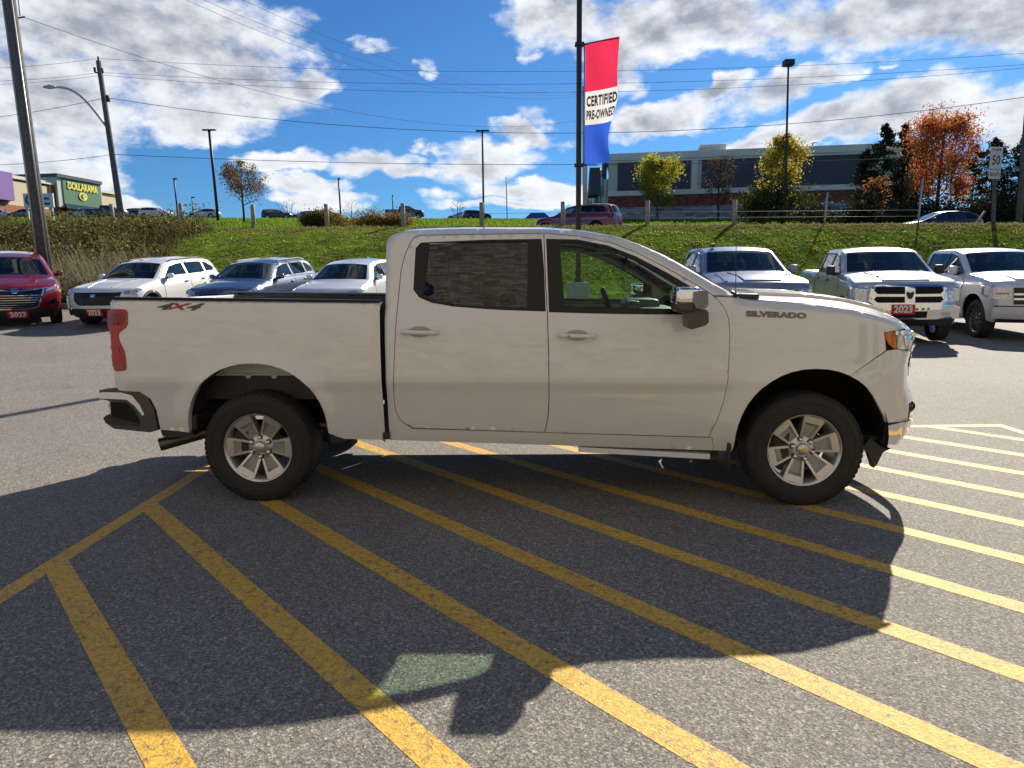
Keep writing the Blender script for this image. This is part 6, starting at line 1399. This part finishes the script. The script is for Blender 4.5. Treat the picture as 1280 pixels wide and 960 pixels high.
def park(spec, name, F, th, front_len, label, cat, group=None, simple=False):
    a = R(th); h = Vector((-math.sin(a), -math.cos(a), 0)); P = Vector((F[0], F[1], 0)); rear = P-h*front_len; fr = rear+h*spec['wb']
    zr, zf = terr(rear.x, min(rear.y, YF)), terr(fr.x, min(fr.y, YF)); r = vehicle(name, spec, (rear.x, rear.y, zr), -R(90)-a, label, cat, group, simple)
    r.rotation_euler = (0, math.atan2(zr-zf, spec['wb']), -R(90)-a); return r
def car_paint(nm, c, metal=.0, rough=.3): return mat(nm, c, rough, metal=metal, coat=1.0)
def vehicles():
    red = car_paint('red_metallic_paint', (.22,.006,.018), .35); wh = car_paint('gloss_white_paint', (.72,.73,.73)); wh2 = car_paint('pearl_white_paint', (.68,.70,.72), .1); scl = .965
    blue = car_paint('blue_grey_paint', (.06,.085,.14), .5); silver = car_paint('silver_paint', (.46,.47,.50), .1); bluet = car_paint('pale_blue_silver_paint', (.22,.26,.34), .3)
    G = 'vehicles parked in a row on the left'; G2 = 'pickups parked in a row on the right'
    sR = suv_spec(red, win=[(2.02,1.17),(1.60,1.48),(1.2,1.56),(.3,1.58),(-.40,1.54),(-.68,1.36),(-.55,1.24),(.4,1.19)], hw=[(.2,.90),(.3,.93),(.5,.975),(.8,.985),(1.0,.96),(1.1,.92),(1.18,.88),(1.5,.74),(1.75,.66)], front=front_red,
      keys=[(3.40,.22,.22,0),(3.48,.34,.24,0),(3.50,.66,.26,0),(3.45,.90,.24,0),(3.32,1.01,.20,.02),(2.95,1.09,.12,.05),(2.45,1.15,.08,.05),(2.36,1.17,.13,.02),(1.70,1.57,.07,.05),(1.2,1.65,0,.05),(.3,1.68,0,.05),(-.45,1.64,0,.05),(-.82,1.56,-.08,.03),(-.95,1.2,-.10,0),(-1.0,1.0,-.10,0),(-1.03,.6,-.12,0),(-.96,.30,-.1,0)],
      panes=[[(1.96,1.20),(1.58,1.46),(1.2,1.53),(.93,1.545),(.95,1.20)],[(.86,1.20),(.84,1.547),(.2,1.552),(-.02,1.54),(.02,1.21)],[(-.08,1.22),(-.10,1.53),(-.38,1.505),(-.62,1.36),(-.50,1.25)]], wb=2.92, rt=.38, mirror=(1.98,1.16), clad=None, dash=(2.1,1.08))
    park(sR, 'suv', (-11.38, 16.1), -35, 3.72, 'dark red SUV with chrome-framed grille and 2023 plate at the left edge', 'suv', G)
    park(suv_spec(wh, front=lambda c: (front_white(c), front_plain_roof(c)), chrome_belt=True), 'suv', (-9.58, 15.95), 6, 3.66, 'white SUV with black grille and 2023 plate behind the tail of the big pickup', 'suv', G)
    park(suv_spec(blue, front=lambda c: front_plain(dict(c, rails=1)), chrome_belt=True, clad=None), 'suv', (-6.90, 16.1), 7, 3.66, 'dark blue grey SUV with roof rails, seen over the middle of the pickup bed', 'suv', G)
    park(suv_spec(wh2, front=front_plain, clad=None), 'suv', (-4.40, 16.1), 6, 3.66, 'white SUV with dark windshield, partly hidden by the rear edge of the cab', 'suv', G)
    park(truck_spec(bluet, front=front_blue), 'pickup_truck', (4.85, 13.3), 2, 4.5, 'blue silver pickup truck directly behind the hood of the big white pickup', 'pickup truck', G2)
    park(truck_spec(silver, front=front_crossbar, mirror_mat=M['plastic'], handle_mat=M['plastic'], spokes=5), 'pickup_truck', (7.68, 13.5), 11.5, 4.5, 'silver pickup truck with a chrome cross-bar grille and red 2023 plate', 'pickup truck', G2)
    park(truck_spec(wh2, front=front_big_lamps, rim=M['rim_dark'], spokes=12, rt=.41), 'pickup_truck', (10.75, 14.0), 7.5, 4.5, 'white pickup truck with dark multi-spoke wheels cut by the right edge', 'pickup truck', G2)
    for o in [o for o in COL.objects if o.name.startswith('suv') and o.parent is None]: o.scale = (.965,)*3
    # on the road
    van = suv_spec(car_paint('maroon_paint', (.16,.012,.03), .2), grid=.12, clad=None); rear = at(752, 283, 39)
    vm = vehicle('minivan', van, (rear.x, 39, far_z(0, 39)-.1), R(153), 'maroon minivan on the road behind the banner pole', 'minivan', None, True); vm.scale = (1.06, 1.02, 1.16)
    van2 = suv_spec(car_paint('dark_red_paint', (.10,.01,.015), .2), grid=.14, clad=None, glass=M['glass_dark'], glass_side=M['glass_dark']); rear = at(779, 283, 46)
    r = vehicle('suv', van2, (rear.x, 46, far_z(rear.x, 40)-.35), R(150), 'dark red SUV showing just behind the rear of the maroon minivan', 'suv', None, True)
    sed = suv_spec(car_paint('dark_blue_paint', (.015,.02,.045), .3), grid=.12, clad=None, glass=M['glass_dark'], glass_side=M['glass_dark'],
       keys=[(3.45,.24,.2,0),(3.50,.40,.2,0),(3.45,.68,.2,0),(3.30,.78,.2,.02),(3.1,.83,.1,.04),(2.85,.88,.1,.05),(2.45,.94,.08,.05),(2.36,.96,.13,.02),(1.35,1.38,.07,.05),(1.0,1.44,0,.05),(.3,1.46,0,.05),(-.35,1.40,0,.05),(-.62,1.32,-.08,.03),(-.90,1.0,-.10,0),(-.95,.90,-.10,0),(-.96,.6,-.12,0),(-.86,.30,-.1,0)],
       win=[(2.05,1.00),(1.30,1.31),(1.0,1.36),(.3,1.385),(-.25,1.33),(-.60,1.14),(-.45,1.05),(.4,1.01)], panes=[[(1.90,1.03),(1.28,1.29),(1.0,1.335),(.93,1.34),(.95,1.03)],[(.86,1.03),(.84,1.345),(.2,1.36),(-.02,1.34),(.02,1.04)]], mirror=(1.85,1.0))
    rear = at(1196, 283, 39); vh = vehicle('hatchback', sed, (rear.x, 39, far_z(rear.x, 39)-.05), R(180), 'dark blue hatchback on the road in front of the red and orange maple', 'car', None, True); vh.scale = (1.0, 1, 1.05)
    # cars in the lot on the hill
    gp = 'cars parked in the lot on the hill'
    W_ = dict(grid=.22, step=.12, clad=None, glass=M['glass_dark'], glass_side=M['glass_dark'], seats=None)
    protos = {'w': (suv_spec(car_paint('far_white', (.7,.7,.72)), **W_), 'suv', 'white SUV', 'suv'), 'd': (suv_spec(car_paint('far_dark', (.02,.022,.03)), **W_), 'suv', 'dark SUV', 'suv'),
              's': (dict(sed, **dict(W_, paint=car_paint('far_silver', (.42,.44,.50), .5))), 'sedan', 'silver sedan', 'car'), 'p': (truck_spec(car_paint('far_pickup', (.05,.055,.07), .3), **{**W_, 'front': None}), 'pickup_truck', 'dark pickup', 'pickup truck')}
    done = {}
    for (px_, Y, k, rz, lab) in ((196, 103, 'w', 0, 'directly below the short lamp post'), (166, 108, 'd', 190, 'just left of the white SUV on the hill'), (131, 104, 'p', 10, 'right of the green sign tower'), (107, 106, 's', 185, 'below the green sign tower'),
                           (31, 112, 'd', 175, 'below the white board sign'), (4, 112, 's', 5, 'at the far left edge of the hill lot'), (256, 106, 's', 178, 'left of the autumn tree'), (346, 110, 'd', 10, 'right of the autumn tree'), (382, 116, 's', 180, 'above the left end of the hedge'),
                           (410, 114, 'd', 0, 'above the middle of the hedge'), (503, 104, 'p', 5, 'above the right end of the hedge'), (596, 112, 'd', 20, 'below the central lamp post'), (576, 120, 's', 170, 'left of the central lamp post')):
        sp, nm, base, cat = protos[k]; p = at(px_, 275, Y); z = far_z(p.x, Y)
        x = p.x-1.3*math.cos(R(rz))
        if k not in done: done[k] = vehicle(nm, sp, (x, Y, z), R(rz), base+' '+lab, cat, gp, True)
        else:
            c = copy_tree(done[k]); c.location = (x, Y, z); c.rotation_euler = (0, 0, R(rz)); c['label'] = base+' '+lab
def front_plain_roof(c):
    for s_ in (-1, 1):
        b = MB(); b.tube([(1.45,s_*.575,1.49),(1.2,s_*.58,1.545),(0,s_*.58,1.57),(-.45,s_*.56,1.52)], .014, 6); b.build('roof_rail', M['plastic'], c['root'])
M['rim_dark'] = mat('dark_machined_rim', (.16,.16,.17), .3, metal=.8)

def plants():
    def base(px_, Y): x = at(px_, 280, Y).x; return (x, Y, terr(x, Y)-.08)
    yel = foliage('yellow_green_leaves', [(.32,.31,.03), (.46,.42,.04), (.20,.24,.03), (.55,.46,.06)], .6); yel2 = foliage('golden_leaves', [(.50,.38,.04), (.60,.46,.06), (.30,.25,.04), (.24,.24,.04)], .6)
    brn = foliage('brown_leaves', [(.09,.06,.04), (.14,.08,.05), (.10,.09,.05)]); aut = foliage('autumn_leaves', [(.20,.10,.03), (.12,.09,.03), (.28,.14,.04), (.10,.10,.03)])
    mapl = foliage('maple_leaves', [(.55,.06,.05), (.55,.17,.04), (.52,.25,.05), (.38,.18,.05), (.48,.07,.10)]); orn = foliage('orange_leaves', [(.38,.17,.04), (.30,.12,.04), (.25,.16,.05)])
    con = foliage('conifer_needles', [(.015,.028,.014), (.022,.04,.018), (.03,.05,.022)], .15); oliv = foliage('olive_leaves', [(.04,.055,.015), (.07,.085,.02), (.10,.10,.03)], .3)
    hedg = foliage('hedge_leaves', [(.22,.17,.04), (.30,.20,.05), (.14,.13,.03), (.17,.09,.03)]); dk = foliage('dark_shrub_leaves', [(.022,.03,.012), (.04,.045,.018), (.05,.04,.02)], .2)
    broadleaf(base(305, 82), 6.7, 6.6, .30, aut, M['bark_d'], 'small autumn tree with thinning brown leaves beside the dark lamp post', 'tree', None, 4600, .09, 1.3, 1.0, 3, shape='wide')
    broadleaf(base(821, 86), 7.8, 6.4, .16, yel, M['bark'], 'rounded yellow green tree in front of the left half of the retail building', 'tree', None, 12000, .10, 1.7, 1, 5)
    broadleaf(base(897, 84), 7.9, 5.4, .24, brn, M['bark_d'], 'nearly bare brown tree in front of the retail building', 'tree', None, 1500, .09, 1.6, 1, 8, levels=5)
    broadleaf(base(976, 60), 8.6, 4.9, .14, yel2, M['bark'], 'tall golden yellow tree rising over a dark bush in front of the retail building', 'tree', None, 11000, .085, 1.6, .9, 11)
    shrub(base(978, 58), 6.2, 3.0, 3.5, oliv, 'broad dark olive bush at the foot of the golden tree', 'bush', None, 4200, 12, .13)
    for i, (px_, Y, H, Wd, lab) in enumerate(((1100, 62, 8.6, 6.4, 'tall dark conifer at the right end of the retail building'), (1124, 64, 8.8, 6.2, 'second tall dark conifer touching the red maple'), (1078, 63, 6.6, 5.6, 'shorter dark conifer against the grey panel of the building'), (1148, 66, 7.6, 6.0, 'dark conifer half hidden by the red maple'),
              (1212, 64, 7.0, 6.0, 'dark conifer left of the speed sign'), (1236, 62, 7.4, 6.4, 'dark conifer directly behind the speed sign'), (1268, 60, 7.2, 6.6, 'dark conifer at the right edge of the picture'), (1293, 61, 7.0, 6.0, 'dark conifer cut off by the right edge'))):
        conifer(base(px_, Y), H, Wd, con, M['bark_d'], lab, 'conifer', 'dark conifers on the right', 20+i, 9000)
    broadleaf(base(1170, 58), 9.4, 7.6, .12, mapl, M['bark_d'], 'maple with bright red and orange leaves behind the dark hatchback', 'tree', None, 17000, .085, 1.8, 1, 31)
    broadleaf(base(1094, 53), 4.4, 2.6, .2, orn, M['bark_d'], 'small thin orange tree before the dark conifers', 'tree', None, 380, .10, 1.7, 1, 33)
    for i, (px_, w, h, lab) in enumerate(((1040, 6, 2.0, 'low dark bush between the golden tree and the conifers'), (1125, 7, 2.0, 'low dark bush behind the bonnet of the dark hatchback'), (1210, 7, 2.2, 'low dark bush behind the tail of the dark hatchback'), (1275, 6, 2.2, 'low dark bush at the right edge'))):
        shrub(base(px_, 55), w, 2.2, h, dk, lab, 'bush', 'low dark bushes on the right', 3200, 40+i, .10)
    for i, (px_, w, lab, mm) in enumerate(((386, 1.3, 'green clump at the left end of the roadside hedge', oliv), (408, 1.9, 'yellow brown clump left of the middle fence post', hedg), (446, 2.9, 'longest yellow brown clump right of the middle fence post', hedg), (486, 2.3, 'yellow brown clump at the right end of the hedge', hedg))):
        x = at(px_, 280, 34).x; shrub((x, 34, terr(x, 33.2)-.05), w*.9, .9, .85, mm, lab, 'hedge plant', 'roadside hedge on the bank crest', 3000, 50+i, .045, name='hedge_plant')
    for i, (px_, lab) in enumerate(((360, 'leafless shrub between the lot cars right of the autumn tree'), (572, 'leafless shrub left of the central lamp post'), (440, 'leafless shrub above the hedge'))):
        broadleaf(base(px_, 96), 2.6, 3.8, .12, brn, M['bark_d'], lab, 'shrub', 'leafless shrubs on the hill', 60, .06, 1.5, 1.2, 60+i, shape='wide', name='bare_shrub')
    # ground cover
    rng = np.random.RandomState(3); pts = []; dry = []; weeds = []; reeds = []
    def wl(y): return -13.0-(31-y)*.0-.25*(y-22)*.5
    for _ in range(62000):
        x = rng.uniform(-26, 27); y = rng.uniform(YF+.15, crest(x)+.6)
        if x < wl(y)+rng.normal(0, .35): continue
        if abs(x) > y*.80+1: continue
        t = (y-YF)/(crest(x)-YF); cl_ = math.sin(x*.9+y*1.7)*math.sin(x*2.3-y*.8)
        if t > .86 and rng.rand() < (.75 if x > 6 else .45): dry.append((x, y, .8+.5*rng.rand()))
        elif cl_ > .25 and rng.rand() < .4: dry.append((x, y, .7+.3*rng.rand()))
        elif rng.rand() < .72+cl_*.4: pts.append((x, y, .6+.8*rng.rand()+.2*cl_))
    blades('bank_grass', pts, .060, .030, 4, M['grass'], 1.3, label='clumpy sunlit green grass covering the bank')
    blades('dry_grass', dry, .09, .020, 5, M['dry'], 1.0, label='dry tan grass along the crest of the bank')
    for _ in range(5200):
        y = rng.uniform(YF+.5, 32.4); x = rng.uniform(-28, -12.4)
        if x > wl(y)+rng.normal(0, .5): continue
        t = (y-YF)/(crest(x)-YF); weeds.append((x, y, (.55+.65*rng.rand())*(.55+.6*t)))
    blades('tall_weeds', weeds, .62, .030, 14, M['weed'], .8, label='tangle of tall brown and green weeds on the left part of the bank')
    C = []
    for _ in range(520):
        y = rng.uniform(YF+.6, 32.2); x = rng.uniform(-27, -12.6)
        if x > wl(y)+rng.normal(0, .6): continue
        z = terr(x, y); s_ = rng.uniform(.18, .42); hgt = rng.uniform(.15, 1.15)*(.55+.5*(y-YF)/11)
        for k in range(110): C.append((x+rng.normal(0, s_), y+rng.normal(0, s_), z+min(hgt, abs(rng.normal(hgt*.5, hgt*.3)))))
    o = leaves('weed_leaves', C, .055, foliage('weed_leaf', [(.05,.07,.015),(.11,.12,.03),(.18,.13,.06),(.28,.23,.10),(.08,.12,.02)], .35, patchy=.55), None); tag(o, 'leafy dark green and brown undergrowth on the left part of the bank', kind='stuff')
    for _ in range(420):
        y = rng.uniform(YF+.6, 24.5); x = rng.uniform(-15.5, -11.9)
        reeds.append((x, y, .7+.6*rng.rand()))
    blades('pale_reeds', reeds, 1.1, .018, 5, M['reed'], .7, label='pale bent reeds between the utility pole and the white SUV')
    low = [(rng.uniform(-15, -11.2), rng.uniform(YF+.2, 23), .6+.5*rng.rand()) for _ in range(2200)]
    blades('low_weeds', low, .38, .03, 10, foliage('low_weed_leaves', [(.12,.15,.03),(.20,.20,.05),(.16,.12,.05),(.08,.12,.02)]), .6, label='low yellow green weeds behind the white SUV')
    far = []
    for _ in range(30000):
        x = rng.uniform(-75, 75); y = rng.uniform(62, 104)
        if abs(x) < y*.78: far.append((x, y, .7+.6*rng.rand()))
    blades('verge_grass', far, .16, .10, 3, M['grass_far'], .5, label='short bright green grass on the verge beyond the road')

terrain(); buildings(); poles(); vehicles(); hero(); plants()
